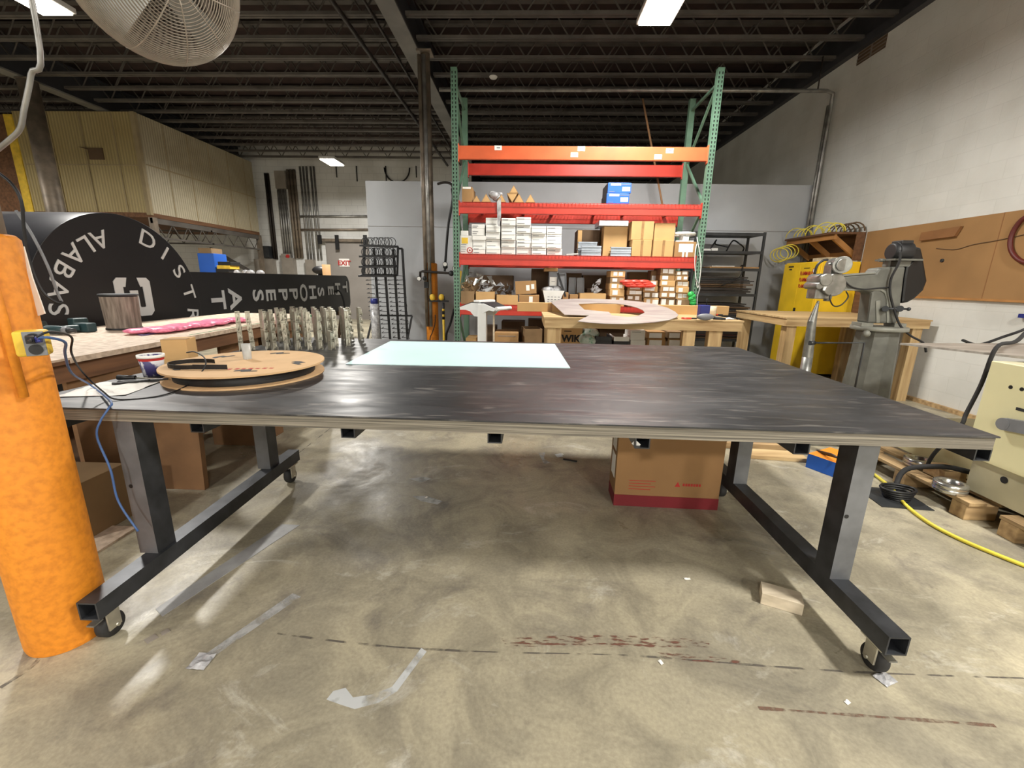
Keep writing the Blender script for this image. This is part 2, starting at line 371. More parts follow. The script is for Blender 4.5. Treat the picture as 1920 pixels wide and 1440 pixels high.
ORG = {}
def put(name, mb, mats, parent=None, org=(0, 0, 0), bevel=0, label=None):
    me = bpy.data.meshes.new(name); o = Vector(ORG[parent.name]) if parent else Vector(org)
    me.from_pydata([tuple(v-o) for v in mb.v], [], mb.f)
    for mt in (mats if isinstance(mats, (list, tuple)) else [mats]): me.materials.append(mt)
    for p, mi, sm in zip(me.polygons, mb.m, mb.sm): p.material_index = mi; p.use_smooth = sm
    me.update()
    ob = bpy.data.objects.new(name, me); COL.objects.link(ob)
    if parent: ob.parent = parent
    else: ob.location = o
    ORG[ob.name] = o
    if label: ob['label'] = label
    if bevel:
        b = ob.modifiers.new('bevel', 'BEVEL'); b.width = bevel; b.segments = 2; b.limit_method = 'ANGLE'; b.angle_limit = R(50)
    return ob
def tag(o, label, cat, group=None, kind=None):
    o['label'] = label; o['category'] = cat
    if group: o['group'] = group
    if kind: o['kind'] = kind
    return o
def thing(name, label, cat, loc, group=None):
    o = bpy.data.objects.new(name, None); o.empty_display_size = .1; COL.objects.link(o); o.location = loc
    ORG[o.name] = Vector(loc); return tag(o, label, cat, group)
def solo(name, mb, mats, label, cat, group=None, bevel=0, kind=None):
    xs = [v.x for v in mb.v]; ys = [v.y for v in mb.v]; zs = [v.z for v in mb.v]
    o = put(name, mb, mats, None, ((min(xs)+max(xs))/2, (min(ys)+max(ys))/2, min(zs)), bevel)
    return tag(o, label, cat, group, kind)
def struct(name, mb, mats, label, cat, org=(0, 0, 0)):
    return tag(put(name, mb, mats, None, org), label, cat, None, 'structure')
def kids(o): return [c for c in bpy.data.objects if c.parent == o]
def dup(root, loc, label, group=None, rz=None, _kc={}):
    if root.name not in _kc: _kc[root.name] = [(c, kids(c)) for c in kids(root)]
    r = root.copy(); COL.objects.link(r); r.location = loc; r['label'] = label
    if rz is not None: r.rotation_euler = (0, 0, rz)
    if group: r['group'] = group
    for c0, gs in _kc[root.name]:
        c = c0.copy(); COL.objects.link(c); c.parent = r
        for g0 in gs:
            g = g0.copy(); COL.objects.link(g); g.parent = c
    return r
ORD = ['first', 'second', 'third', 'fourth', 'fifth', 'sixth', 'seventh', 'eighth', 'ninth', 'tenth', 'eleventh', 'twelfth', 'thirteenth', 'fourteenth', 'fifteenth', 'sixteenth']
def smooth_path(pts, k=6):          # Catmull-Rom
    P = [Vector(p) for p in pts]; out = []
    for i in range(len(P)-1):
        a = P[max(i-1, 0)]; b = P[i]; c = P[i+1]; d = P[min(i+2, len(P)-1)]
        for j in range(k):
            t = j/k
            out.append(.5*((2*b) + (c-a)*t + (2*a-5*b+4*c-d)*t*t + (3*b-a-3*c+d)*t**3))
    out.append(P[-1]); return out

# ------------------------------------------------------------------ the room
XR = 5.1
struct('floor', MB().box(-17, XR+.2, -7, 23, -.2, 0), CONC, 'worn stained concrete floor of the workshop', 'floor')
struct('wall_right', MB().box(XR, XR+.2, -7, 23, 0, 5.7), BLOCK_R, 'white painted block wall along the right side', 'wall')
struct('wall_back', MB().box(-17, -1.95, 15.2, 15.4, 0, 5.7), BLOCK_B, 'white painted block wall at the far left end', 'wall')
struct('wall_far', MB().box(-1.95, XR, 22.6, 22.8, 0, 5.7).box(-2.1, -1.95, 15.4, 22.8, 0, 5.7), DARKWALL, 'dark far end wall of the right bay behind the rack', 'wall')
struct('wall_front', MB().box(-17, XR, -7, -6.8, 0, 5.7), BLOCK_B, 'block wall behind the viewer', 'wall')
struct('wall_left', MB().box(-17, -16.8, -6.8, 15.2, 0, 5.7), BLOCK_B, 'block wall on the far left side', 'wall')
struct('wall_partition', MB().box(-3.02, XR-.01, 8.36, 8.46, 0, 3.17).box(-3.02, XR-.01, 8.352, 8.36, 2.385, 2.39, 1), [GREYPANEL, DOORGREY], 'grey painted half height partition behind the rack', 'wall')
struct('ceiling', MB().box(-17, XR+.2, -7, 23, 5.68, 5.8), DECK, 'dark brown roof deck above the joists', 'ceiling')

def ibeam(X, y0, y1, z0, z1, w):
    return MB().box(X-w/2, X+w/2, y0, y1, z0, z0+.03).box(X-w/2, X+w/2, y0, y1, z1-.03, z1).box(X-.02, X+.02, y0, y1, z0+.03, z1-.03, 1)
for X, lab in ((-1.98, 'steel roof beam over the middle columns, pale underside'), (-9.7, 'dark steel roof beam running past the raised corrugated room')):
    b = thing('roof_beam', lab, 'beam', (X, 8, 5))
    m1 = MB().box(X-.13, X+.13, -6.8, 15.19 if X > -5 else 15.19, 5.0, 5.03)
    put('flange', m1, BEAMP, b)
    put('web', MB().box(X-.025, X+.025, -6.8, 15.19, 5.03, 5.56).box(X-.12, X+.12, -6.8, 15.19, 5.56, 5.59), BEAMD, b)
struct('trim_1', MB().box(XR-.1, XR-.002, -6.8, 22.6, 5.0, 5.12).box(XR-.02, XR-.002, -6.8, 22.6, 5.12, 5.6), BEAMD, 'dark ledger angle where the joists meet the right wall', 'trim')

# open web joists
def joist(x0, x1, label, group):
    t = thing('bar_joist', label, 'joist', (0, 0, 0), group)
    put('bottom_chord', MB().box(x0, x1, -.05, -.008, 5.1, 5.145).box(x0, x1, .008, .05, 5.1, 5.145), JOIST, t)
    put('top_chord', MB().box(x0, x1, -.055, .055, 5.6, 5.645), JOIST, t)
    n = int((x1-x0)/.34); n += n % 2; pts = [(x0+(x1-x0)*i/n, 0, 5.12 if i % 2 else 5.62) for i in range(n+1)]
    w = MB()
    for a, b in zip(pts, pts[1:]): w.cyl(a, b, .013, n=6, cap=False)
    put('web', w, JOIST, t)
    return t
for (x0, x1, lab) in ((-1.84, XR-.1, 'grey open web roof joist in the bay right of the pale beam'), (-9.56, -2.12, 'grey open web roof joist in the bay left of the pale beam'), (-16.7, -9.84, 'grey open web roof joist beyond the dark left beam')):
    grp = lab.replace('joist', 'joists')
    j0 = joist(x0, x1, lab, grp); j0.location = (0, 5.9, 0)
    for k in range(1, 27 if x0 > -3 else 15):
        dup(j0, (0, 5.9+.617*k, 0), lab, grp)

# columns
def column(X, Y, r, sleeve, lab, top=5.0):
    t = thing('steel_column', lab, 'column', (X, Y, 0))
    put('shaft', MB().cyl((X, Y, 0.002), (X, Y, top-.03), r, n=28).box(X-.12, X+.12, Y-.12, Y+.12, top-.03, top-.002), COLSTEEL, t)
    if sleeve:
        put('orange_sleeve', MB().lathe([(r+.002, sleeve[1]), (sleeve[0]-.012, sleeve[1]), (sleeve[0], sleeve[1]-.015), (sleeve[0], .02), (sleeve[0]-.004, .001)], (X, Y, 0), n=40), ORANGE, t, label='orange painted sleeve')
    return t
colN = column(-1.86, 1.41, .1, (.13, 1.57), 'near column with orange lower sleeve and outlet box, beside the table')
colM = column(-1.75, 7.9, .075, (.112, 1.72), 'far column with orange base standing left of the rack')
colL = column(-9.6, 8.9, .15, None, 'dark brown column under the left roof beam')

# overhead pipes
solo('sprinkler_pipe', MB().tube([(-2.73, -2, 5.064), (-2.73, 15.2, 5.064)], .035, 10), PIPED, 'dark overhead pipe left of the pale beam, the thicker one', 'pipe')
solo('sprinkler_pipe', MB().tube([(-2.3, -2, 5.077), (-2.3, 15.2, 5.077)], .022, 10), PIPED, 'thin dark overhead pipe close beside the pale beam', 'pipe')
cp = atx(1543, 192, XR-.05); 
solo('wall_conduit', MB().tube([(-1.6, 8.25, 4.6), (4.9, 8.25, 4.6), (XR-.06, 8.3, 4.58), (XR-.06, 8.3, 4.4), (XR-.06, 8.3, 3.2), (XR-.06, 8.3, 1.7)], .03, 10).tube([(XR-.11, 8.3, 4.4), (XR-.11, 8.3, 1.7)], .02, 8), PIPEG, 'grey conduit running overhead then down the corner of the right wall', 'conduit')
solo('drop_rod', MB().tube([(4.75, 8.25, 4.62), (4.75, 8.25, 5.1)], .012, 6), PIPED, 'short dark rod above the overhead conduit near the right wall', 'rod')
q = atz(925, 147, 5.07)
solo('smoke_detector', MB().lathe([(0, 0), (.06, 0), (.075, .02), (.075, .03), (0, .03)], q, n=20), WHITEP, 'small white round detector below the joists above the rack', 'detector')

# lamps
LAMPS = [(1.36, 5.42, 'bright ceiling lamp in front of the rack'), (-5.07, 11.75, 'bright ceiling lamp before the far left wall'), (-5.4, 5.2, 'ceiling lamp at the upper left edge of the photo'),
         (3.2, .2, 'ceiling lamp above the viewer'), (-5.2, -1.0, 'ceiling lamp behind the viewer on the left'), (-12.5, 6.0, 'added unseen fill lamp in the bay beyond the left beam'), (3.6, -5.6, 'added fill lamp far behind the viewer on the right'), (-2.0, -5.6, 'added fill lamp far behind the viewer on the left')]  # bay lamp and the last two are unseen, added as fill light
LZ = 4.28
def lamp(lab):
    t = thing('high_bay_lamp', lab, 'lamp', (0, 0, 0), 'high bay lamps')
    put('housing', MB().box(-.2, .2, -.33, .33, .02, .08), LAMPH, t, bevel=.01)
    put('diffuser', MB().box(-.175, .175, -.3, .3, 0, .02), LAMPM, t)
    for y in (-.25, .25): put('hanger', MB().tube([(0, y, .08), (0, y, 5.1-LZ)], .004, 6), DGREY, t)
    return t
l0 = lamp(LAMPS[0][2]); l0.location = (LAMPS[0][0], LAMPS[0][1], LZ)
POW = [195, 300, 300, 270, 170, 260, 340, 400]
for i, (X, Y, lab) in enumerate(LAMPS):
    if i: dup(l0, (X, Y, LZ), lab, 'high bay lamps')
    ld = bpy.data.lights.new('lamp_light', 'AREA'); ld.shape = 'RECTANGLE'; ld.size = .35; ld.size_y = .6; ld.energy = POW[i]; ld.color = (1, .965, .9); ld.spread = R(175)
    lo = bpy.data.objects.new('lamp_light', ld); COL.objects.link(lo); lo.location = (X, Y, LZ-.01)

# fan guard at upper left
def fan():
    C = at(288, -52, 3.0); hub = at(366, -14, 2.74); ax = (hub-C).normalized(); u = ax.orthogonal().normalized(); w = ax.cross(u)
    t = thing('circulating_fan', 'large round wire guard fan hanging at the top left', 'fan', C)
    RR = .46
    g = MB()
    def dome(a):   # a 0..1 -> (radius, height)
        return RR*math.sin(a*math.pi/2), .3*math.cos(a*math.pi/2)
    for sgn in (1, -1):
        for i in range(1, 39):
            r, h = dome(i/38); h *= sgn
            g.tube([C + ax*h + u*(r*math.cos(2*math.pi*k/44)) + w*(r*math.sin(2*math.pi*k/44)) for k in range(44)], .004, 4, closed=True)
        for k in range(10):
            a = 2*math.pi*k/10
            g.tube([C + ax*(dome(i/12)[1]*sgn) + u*(dome(i/12)[0]*math.cos(a)) + w*(dome(i/12)[0]*math.sin(a)) for i in range(1, 13)], .005, 5)
    put('wire_guard', g, GUARD, t)
    put('motor', MB().cyl(C-ax*.24, C-ax*.02, .09, n=24), DGREY, t, bevel=.008)
    put('hub', MB().cyl(C-ax*.02, C+ax*.06, .06, n=24), DGREY, t)
    for k in range(4):
        a = 2*math.pi*k/4+.4; d = u*math.cos(a)+w*math.sin(a); e = ax.cross(d)
        pts = [C+d*.05-e*.05-ax*.02, C+d*.40-e*.11-ax*.04, C+d*.42+e*.06+ax*.03, C+d*.05+e*.05+ax*.02]
        put('blade', MB().poly(pts, ax*.004), ALU, t)
    put('hanger_pole', MB().cyl(C-ax*.2, C-ax*.2+Vector((-.0, .0, 5.66-C.z+.2*ax.z)), .025, n=12), DGREY, t)
fan()
solo('flexible_conduit', MB().tube(smooth_path([(at(68, 40, 2.3).x-.02, 2.3, 5.68), (at(68, 40, 2.3).x, 2.3, 4.2), at(67, 40, 2.3), at(58, 140, 2.3), at(45, 205, 2.3), at(38, 240, 2.3), at(18, 262, 2.3), at(-30, 300, 2.3)]), .012, 10), PIPEG, 'grey flexible cable hanging down at the upper left', 'cable')

# raised corrugated room, far left
bt = thing('raised_corrugated_room', 'raised room of yellowish corrugated panels under the left beam', 'room', (-10.5, 12, 2.8))
put('front_panel', MB().box(-11.75, -8.98, 10.4, 10.46, 2.85, 4.97), BOOTH_F, bt, label='front panelling with yellow backlight put into its colour')
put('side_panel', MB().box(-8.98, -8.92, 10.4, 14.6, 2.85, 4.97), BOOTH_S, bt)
put('corner_trim', MB().box(-9.0, -8.9, 10.38, 10.46, 2.8, 4.97), TRIMB, bt)
s_ = MB()
for k in range(1, 6): s_.box(-8.925, -8.912, 10.4+.75*k, 10.42+.75*k, 2.85, 4.95)
s_.box(-8.925, -8.91, 10.5, 14.6, 3.9, 3.93)
for k in range(1, 4): s_.box(-11.7+.75*k, -11.68+.75*k, 10.385, 10.4, 2.85, 4.95)
s_.box(-11.7, -9, 10.388, 10.4, 3.86, 3.88)
put('seam', s_, TRIMB, bt)
put('floor_frame', MB().box(-12, -8.92, 10.4, 14.6, 2.75, 2.85), DARKWOOD_Y, bt)
put('vent_opening', MB().box(-10.12, -9.78, 10.37, 10.4, 3.98, 4.22).poly([(-10.34, 10.37, 4.24), (-10.1, 10.37, 4.18), (-10.1, 10.37, 4.22)], (0, .02, 0)), CARDD, bt, label='small dark square opening')
put('brown_door_panel', MB().box(-12.7, -11.95, 10.4, 10.46, 2.2, 4.9), DARKWOOD_Y, bt, label='dark brown panel')
put('yellow_strip', MB().box(-11.95, -11.75, 10.38, 10.46, 2.5, 4.9), YELLOWP, bt, label='yellow strip with its glow put into the colour')  # lit look comes from the yellow colour alone, no emission
w1 = MB().box(-15, -12.75, 10.44, 10.48, 2.2, 4.4)
w2 = MB()
for x in (-12.78, -13.4, -14.1): w2.box(x-.04, x+.04, 10.4, 10.44, 2.2, 4.4)
w2.box(-15, -12.74, 10.4, 10.44, 3.2, 3.26)
wn = struct('window_1', w2, FABRIC, 'lit window with wooden bars at the far left', 'window', (-13.5, 10.42, 2.2))
put('pane', w1, LITWIN, wn)
tr = thing('floor_truss', 'pale steel truss below the raised corrugated room', 'truss', (-9.2, 12.6, 2.4))
put('chord', MB().box(-12, -8.9, 12.3, 12.36, 2.62, 2.66).box(-12, -8.9, 12.3, 12.36, 2.28, 2.32).box(-8.96, -8.9, 10.4, 14.6, 2.62, 2.74).box(-8.96, -8.9, 10.5, 14.6, 2.28, 2.32), JOIST, tr)
w = MB(); 
for k in range(16): w.cyl((-8.93, 10.5+k*.25, 2.3 if k % 2 else 2.64), (-8.93, 10.75+k*.25, 2.64 if k % 2 else 2.3), .012, n=6)
for k in range(12): w.cyl((-12+k*.25, 12.33, 2.3 if k % 2 else 2.64), (-11.75+k*.25, 12.33, 2.64 if k % 2 else 2.3), .012, n=6)
put('web', w, JOIST, tr)
put('post', MB().box(-9.0, -8.88, 10.4, 10.52, 0, 2.75), COLSTEEL, tr); put('post', MB().box(-9.0, -8.88, 14.5, 14.62, 0, 2.75), COLSTEEL, tr)
put('brace', MB().obox((-10.6, 14.5, 2.3), (-9.2, 14.5, 1.5), .1, .1), JOIST, tr)

# far back wall things
YB = 15.2
def wallbox(name, x0, y0, x1, y1, dep, mt, label, cat, Y=YB):
    a = at(x0, y0, Y); b = at(x1, y1, Y)
    return solo(name, MB().box(a.x, b.x, Y-dep, Y+.001, b.z, a.z), mt, label, cat)
wallbox('electrical_box', 482, 486, 500, 540, .2, BOXGREY, 'leftmost grey electrical cabinet on the far wall', 'electrical box')
wallbox('electrical_box', 500.5, 486, 523, 540, .2, BOXGREY, 'second grey electrical cabinet from the left on the far wall', 'electrical box')
wallbox('electrical_box', 533, 484, 561, 545, .2, BOXGREY, 'grey electrical cabinet with red mark on the far wall', 'electrical box')
wallbox('electrical_box', 577, 487, 597, 545, .2, BOXGREY, 'rightmost grey electrical cabinet on the far wall, beside the door', 'electrical box')
wallbox('transformer', 491, 462, 513, 484, .25, DGREY, 'dark transformer above the left electrical cabinets', 'transformer')
wallbox('junction_box', 530, 476, 548, 485, .12, BOXGREY, 'small pale junction box with red button on far wall', 'box')
a = at(540, 480.5, YB-.1195)
solo('red_button', MB().cyl(a, a-Vector((0, .04, 0)), .06, n=16), REDINK, 'dark red round button on the far wall', 'button')
wallbox('wire_trough', 518, 322, 541, 355, .15, BOXGREY, 'grey sheet metal trough at the top of the far wall conduits', 'box')
def vpipes(xs, y0, y1, r, mt, lab, slant=0):
    for i, x in enumerate(xs):
        a = at(x, y0, YB-r+.004); b = at(x+slant, y1, YB-r+.004)
        solo('vertical_conduit', MB().tube([(a.x, a.y, a.z), (a.x, a.y, b.z)], r, 8), mt, '%s, %s from the left' % (lab, ORD[i]), 'conduit', 'conduits on the far wall')
vpipes([497, 502], 325, 486, .042, PIPED, 'dark wide conduit on the far wall left of the trough')
vpipes([521, 525.5, 530, 534.5], 355, 484, .035, PIPEG, 'bright galvanised conduit below the trough')
vpipes([539, 545, 551], 318, 484, .05, COLSTEEL, 'brown grey conduit right of the trough')
vpipes([562, 568, 574, 582, 588], 312, 487, .035, PIPEG, 'pale conduit on the far wall left of the door')
for y, lab in ((406, 'upper'), (431, 'lower')):
    a = at(553, y, YB-.04); b = at(693, y-.5, YB-.04)
    solo('horizontal_pipe', MB().tube([a, b], .04, 8), PIPEG if y < 420 else COLSTEEL, '%s thin horizontal pipe across the far wall' % lab, 'pipe')
dr = struct('door_1', MB().box(-6.95, -4.6, 15.08, 15.17, 0, at(650, 455, YB).z), DOORGREY, 'grey sliding metal door in the far wall', 'door', (-5.8, 15.1, 0))
put('exit_sign', MB().box(at(636, 485, 15.08).x, at(655, 485, 15.08).x, 15.06, 15.08, at(645, 500, 15.08).z, at(645, 485, 15.08).z), PAPER, dr, label='white sign reading EXIT')
ex = at(645.5, 493.5, 15.05)
put('sign_text', MB().text('EXIT', .22, ex, (1, 0, 0), (0, 0, 1), .004, .006), REDINK, dr)
a = at(598, 449, 15); b = at(686, 452, 15)
put('track', MB().box(a.x, b.x, 14.98, 15.06, b.z-.03, a.z+.03), COLSTEEL, dr)
for x in (600, 632, 685): put('roller_hanger', MB().box(at(x, 440, 15).x-.06, at(x, 440, 15).x+.06, 14.93, 14.98, at(x, 468 if x == 632 else 458, 15).z, at(x, 441, 15).z), BLACK, dr)
for i, x in enumerate((630, 668, 723, 780)):
    a = at(x, 311, YB-.05); solo('hanging_wire', MB().tube([a, (a.x, a.y, a.z-.35-.12*(i % 3))], .02, 6), BLACK, 'short dark wire hanging from the far roof line, %s from the left' % ORD[i], 'wire', 'wires on the far wall')
a = at(745, 330, YB-.06)
solo('wire_loop', MB().tube([(a.x+.42*math.cos(t/12*math.pi), a.y, a.z+.25+.45*-abs(math.sin(t/12*math.pi))) for t in range(13)], .025, 6), BLACK, 'loop of dark cable on the far wall near the column', 'cable')

# ------------------------------------------------------------------ the big work table
TT = .905
tb = thing('work_table', 'large rolling work table with dark scratched steel top', 'table', (-.15, 2.7, 0))
FL, FR, BR, BL = Vector((-2.19, 1.635, 0)), Vector((1.80, 1.585, 0)), Vector((1.865, 3.82, 0)), Vector((-2.13, 3.86, 0))
def slab(pts, z0, z1, mi=0): return MB().poly([Vector((p.x, p.y, z0)) for p in pts], (0, 0, z1-z0), mi)
ins = [FL+Vector((.015, .004, 0)), FR+Vector((-.012, .004, 0)), BR+Vector((-.012, -.01, 0)), BL+Vector((.01, -.01, 0))]
put('plywood_deck', slab(ins, .85, .897), PLYEDGE, tb, label='layered plywood deck with worn grey edge')
put('steel_top', slab([FL, FR, BR, BL], .899, TT), STEELTOP, tb, label='dark scratched steel sheet')
for i, x in enumerate((-2.02, -1.39, -.735, -.12, .478, 1.1, 1.78)):
    y0 = 1.68-.012*i
    put('cross_tube', MB().htube((x, y0, (.8225)), (x+.05, 3.78, (.8225)), .06, .053, .005), TUBEDARK, tb)
RAILZ = (.14, .22)
for sx, xa, xb in ((1, 1.335, 1.415), (-1, -1.7, -1.625)):
    xm = (xa+xb)/2; dx = .0 if sx > 0 else -.02
    put('base_rail', MB().htube((xm, 1.33, .18), (xm+dx, 2.86, .18), .078, .078, .006), TUBEDARK, tb)
    for yy in (1.64, 2.53):
        lx = xm+dx*(yy-1.33)/1.5+(0.0 if sx > 0 else -.02)
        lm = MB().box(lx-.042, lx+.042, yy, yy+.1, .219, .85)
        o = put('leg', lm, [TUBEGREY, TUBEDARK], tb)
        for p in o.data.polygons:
            if p.normal.x*sx < -.5: p.material_index = 1  # inner faces take the darker steel, their shade put into the colour
    for yy, fr in ((1.40, 1), (2.77, -1)):
        cx = xm + (.01 if sx > 0 else -.02)
        cs = put('caster', MB().box(cx-.045, cx+.045, yy-.05, yy+.05, .132, .141).cyl((cx, yy, .118), (cx, yy, .132), .032, n=16)
                 .box(cx-.034, cx-.027, yy-.022, yy+.03, .045, .12).box(cx+.027, cx+.034, yy-.022, yy+.03, .045, .12).cyl((cx-.04, yy+.012, .051), (cx+.04, yy+.012, .051), .008, n=10), ZINC, tb)
        put('wheel', MB().lathe([(.0, -.023), (.044, -.023), (.05, -.014), (.05, .014), (.044, .023), (.0, .023)], (cx, yy+.012, .051), (1, 0, 0), 24), RUBBER, cs)
        put('brake_lever', MB().box(cx-.015, cx+.015, min(yy-.06*fr, yy-.02*fr), max(yy-.06*fr, yy-.02*fr), .098, .104), HEADM, cs)
bh = MB()
for (x, z) in ((-1.706, .55), (1.345, .52)): bh.cyl((x, 1.6385, z), (x, 1.6395, z), .009, n=12)
put('bolt_hole', bh, BLACK, tb)

# mint sheet
solo('mint_sheet', slab([Vector((-1.16, 2.66, 0)), Vector((.285, 2.7, 0)), Vector((.25, 3.75, 0)), Vector((-1.2, 3.71, 0))], TT+.0005, TT+.0045), MINT, 'pale mint blue sheet lying flat on the table', 'sheet')

# cardboard reel
sc = Vector((-1.575, 2.32, TT)); rl = thing('cable_reel', 'flat cardboard reel wound with black strip lying on the table', 'reel', sc)
RX = .395
put('lower_flange', MB().lathe([(0, .001), (RX, .001), (RX, .009), (0, .009)], sc, n=56, smooth=False), CARDTAN, rl)
put('wound_strip', MB().lathe([(RX-.05, .009), (RX-.045, .061), (RX-.05, .062)], sc, n=48), BLACK, rl, label='black wound strip')
up = put('upper_flange', MB().lathe([(0, .062), (RX+.005, .062), (RX+.005, .071), (0, .071)], sc, n=56, smooth=False), CARDTAN, rl)
sl = MB()
for px, py, an in ((460, 700, .3), (385, 662, 1.2), (560, 680, -.6), (525, 662, .5), (338, 690, 1.9)):
    p = atz(px*.985+8, py, TT+.072); 
    if (p-sc).xy.length > RX-.08: p = sc+(p-sc).normalized()*(RX-.12)
    st = len(sl.v); z = TT+.0715
    sl.poly([(p.x+dx, p.y+dy, z) for dx, dy in ((-.055, -.012), (-.02, -.006), (-.02, -.03), (.055, -.03), (.055, -.012), (.02, -.006), (.02, .03), (-.03, .03), (-.055, .012))], (0, 0, .0006)); sl.rot((p.x, p.y, z), an, st)
put('slot', sl, BLACK, up)
tx = MB()
for k in range(7): st = len(tx.v); tx.box(sc.x+.03+.032*k, sc.x+.05+.032*k, sc.y-.215+.008*k, sc.y-.195+.008*k+.006*(k % 2), sc.z+.0713, sc.z+.0718)
put('printed_mark', tx, REDINK, up)
sp = atz(465, 678, TT+.055)
put('spindle_tube', MB().lathe([(.022, .071), (.024, .16), (.018, .16), (.017, .075)], (sp.x, sp.y, TT), n=20), M('frosted_tube', (176, 176, 172), .35, .0, .06, 20), rl, label='translucent grey spindle tube')
stp = MB(); A0 = atz(334, 688, TT+.072)
for k in range(16):
    t0 = R(60+k*15); t1 = R(75+k*15); rr = .09
    a = Vector((A0.x+.06+rr*1.3*math.cos(t0), A0.y+.03+rr*math.sin(t0), TT+.073)); b = Vector((A0.x+.06+rr*1.3*math.cos(t1), A0.y+.03+rr*math.sin(t1), TT+.073))
    n_ = (b-a).cross(Vector((0, 0, 1))).normalized()*.002
    stp.add([a, b, b+Vector((0, 0, .022)), a+Vector((0, 0, .022)), a+n_, b+n_, b+n_+Vector((0, 0, .022)), a+n_+Vector((0, 0, .022))], [(0, 1, 2, 3), (7, 6, 5, 4), (3, 2, 6, 7), (0, 4, 5, 1), (0, 3, 7, 4), (1, 5, 6, 2)])
a = Vector((A0.x+.06+.117*math.cos(R(300)), A0.y+.03+.09*math.sin(R(300)), TT+.085)); stp.obox(a, a+Vector((.17, .015, 0)), .003, .024)
put('loose_strip_end', stp, BLACK, rl)

# cup, carton, paper, tools on the table
cu = Vector((-2.06, 2.24, TT)); ct = thing('paint_tub', 'printed white plastic tub by the table edge left of the reel', 'tub', cu)
put('tub_body', MB().lathe([(0, .001), (.046, .001), (.058, .11), (.054, .11), (.044, .006), (0, .006)], cu, n=28), M('printed_tub', (206, 206, 210), .5, 0, 0, 26, 0, (64, 60, 110), (1, 1, .6), 3, lo=.44, hi=.52), ct)
put('rim', MB().lathe([(.057, .1), (.062, .1), (.062, .116), (.055, .116), (.055, .1)], cu, n=28), WHITEP, ct)
put('drip_band', MB().lathe([(.0555, .085), (.0575, .099)], cu, n=28), REDINK, ct)
kb = thing('small_carton', 'small tan carton standing behind the tub and reel', 'box', (-2.12, 2.52, TT))
put('body', MB().box(-2.19, -2.06, 2.45, 2.6, TT+.001, TT+.165).rot((-2.12, 2.52, 0), .35), CARD, kb, bevel=.002)
put('flap', MB().box(-2.19, -2.06, 2.45, 2.51, TT+.165, TT+.168).rot((-2.12, 2.52, 0), .35), CARD2, kb)
def crumple(x0, x1, y0, y1, z, amp, n=14, seed=1, rz=0, th=.001):
    rd = random.Random(seed); mb = MB(); g = {}
    for k in range(2):
        for i in range(n+1):
            for j in range(n+1):
                e = min(i, j, n-i, n-j)
                if k == 0: g[i, j] = rd.random()*amp*(.3+.7*min(1, e/3))
                mb.v.append(Vector((x0+(x1-x0)*(i+rd.uniform(-.25, .25)*(0 < i < n))/n, y0+(y1-y0)*(j+rd.uniform(-.25, .25)*(0 < j < n))/n, z+g[i, j]+th*(1-k))) if k == 0 else mb.v[i*(n+1)+j]-Vector((0, 0, th)))
    N2 = (n+1)**2
    for i in range(n):
        for j in range(n):
            a, b, c, d = i*(n+1)+j, (i+1)*(n+1)+j, (i+1)*(n+1)+j+1, i*(n+1)+j+1
            for f in ((a, b, c, d), (N2+d, N2+c, N2+b, N2+a)): mb.f.append(list(f)); mb.m.append(0); mb.sm.append(False)
    for i in range(n):
        for a, b in (((i, 0), (i+1, 0)), ((n, i), (n, i+1)), ((i+1, n), (i, n)), ((0, i+1), (0, i))):
            p = a[0]*(n+1)+a[1]; q = b[0]*(n+1)+b[1]; mb.f.append([q, p, p+N2, q+N2]); mb.m.append(0); mb.sm.append(False)
    if rz: mb.rot(((x0+x1)/2, (y0+y1)/2, 0), rz)
    return mb
def flat(pts, z, th): return MB().poly([(x, y, z) for x, y in pts], (0, 0, th))
solo('paper_sheet', crumple(-2.14, -1.86, 1.79, 2.07, TT+.0008, .014, 9, 3, .22), PAPER, 'crumpled white paper on the table corner nearest the orange column', 'paper')
scd = thing('screwdriver', 'dark screwdriver lying behind the white paper on the table', 'screwdriver', (-2.02, 2.11, TT))
put('handle', MB().cyl((-2.13, 2.10, TT+.016), (-2.05, 2.115, TT+.014), .014, .011, 14), BLACK, scd)
put('blade', MB().cyl((-2.05, 2.115, TT+.012), (-1.93, 2.14, TT+.005), .004, n=10), ZINC, scd)
pl = thing('pliers', 'dark handled pliers beside the screwdriver on the table', 'pliers', (-1.98, 2.03, TT))
put('jaw', MB().obox((-1.93, 2.07, TT+.012), (-1.87, 2.11, TT+.008), .02, .014), DGREY, pl)
put('handle', MB().tube(smooth_path([(-1.93, 2.07, TT+.012), (-1.98, 2.06, TT+.011), (-2.06, 2.03, TT+.011)]), .007, 8).tube(smooth_path([(-1.93, 2.07, TT+.012), (-1.98, 2.03, TT+.011), (-2.05, 1.985, TT+.011)]), .007, 8), BLACK, pl)

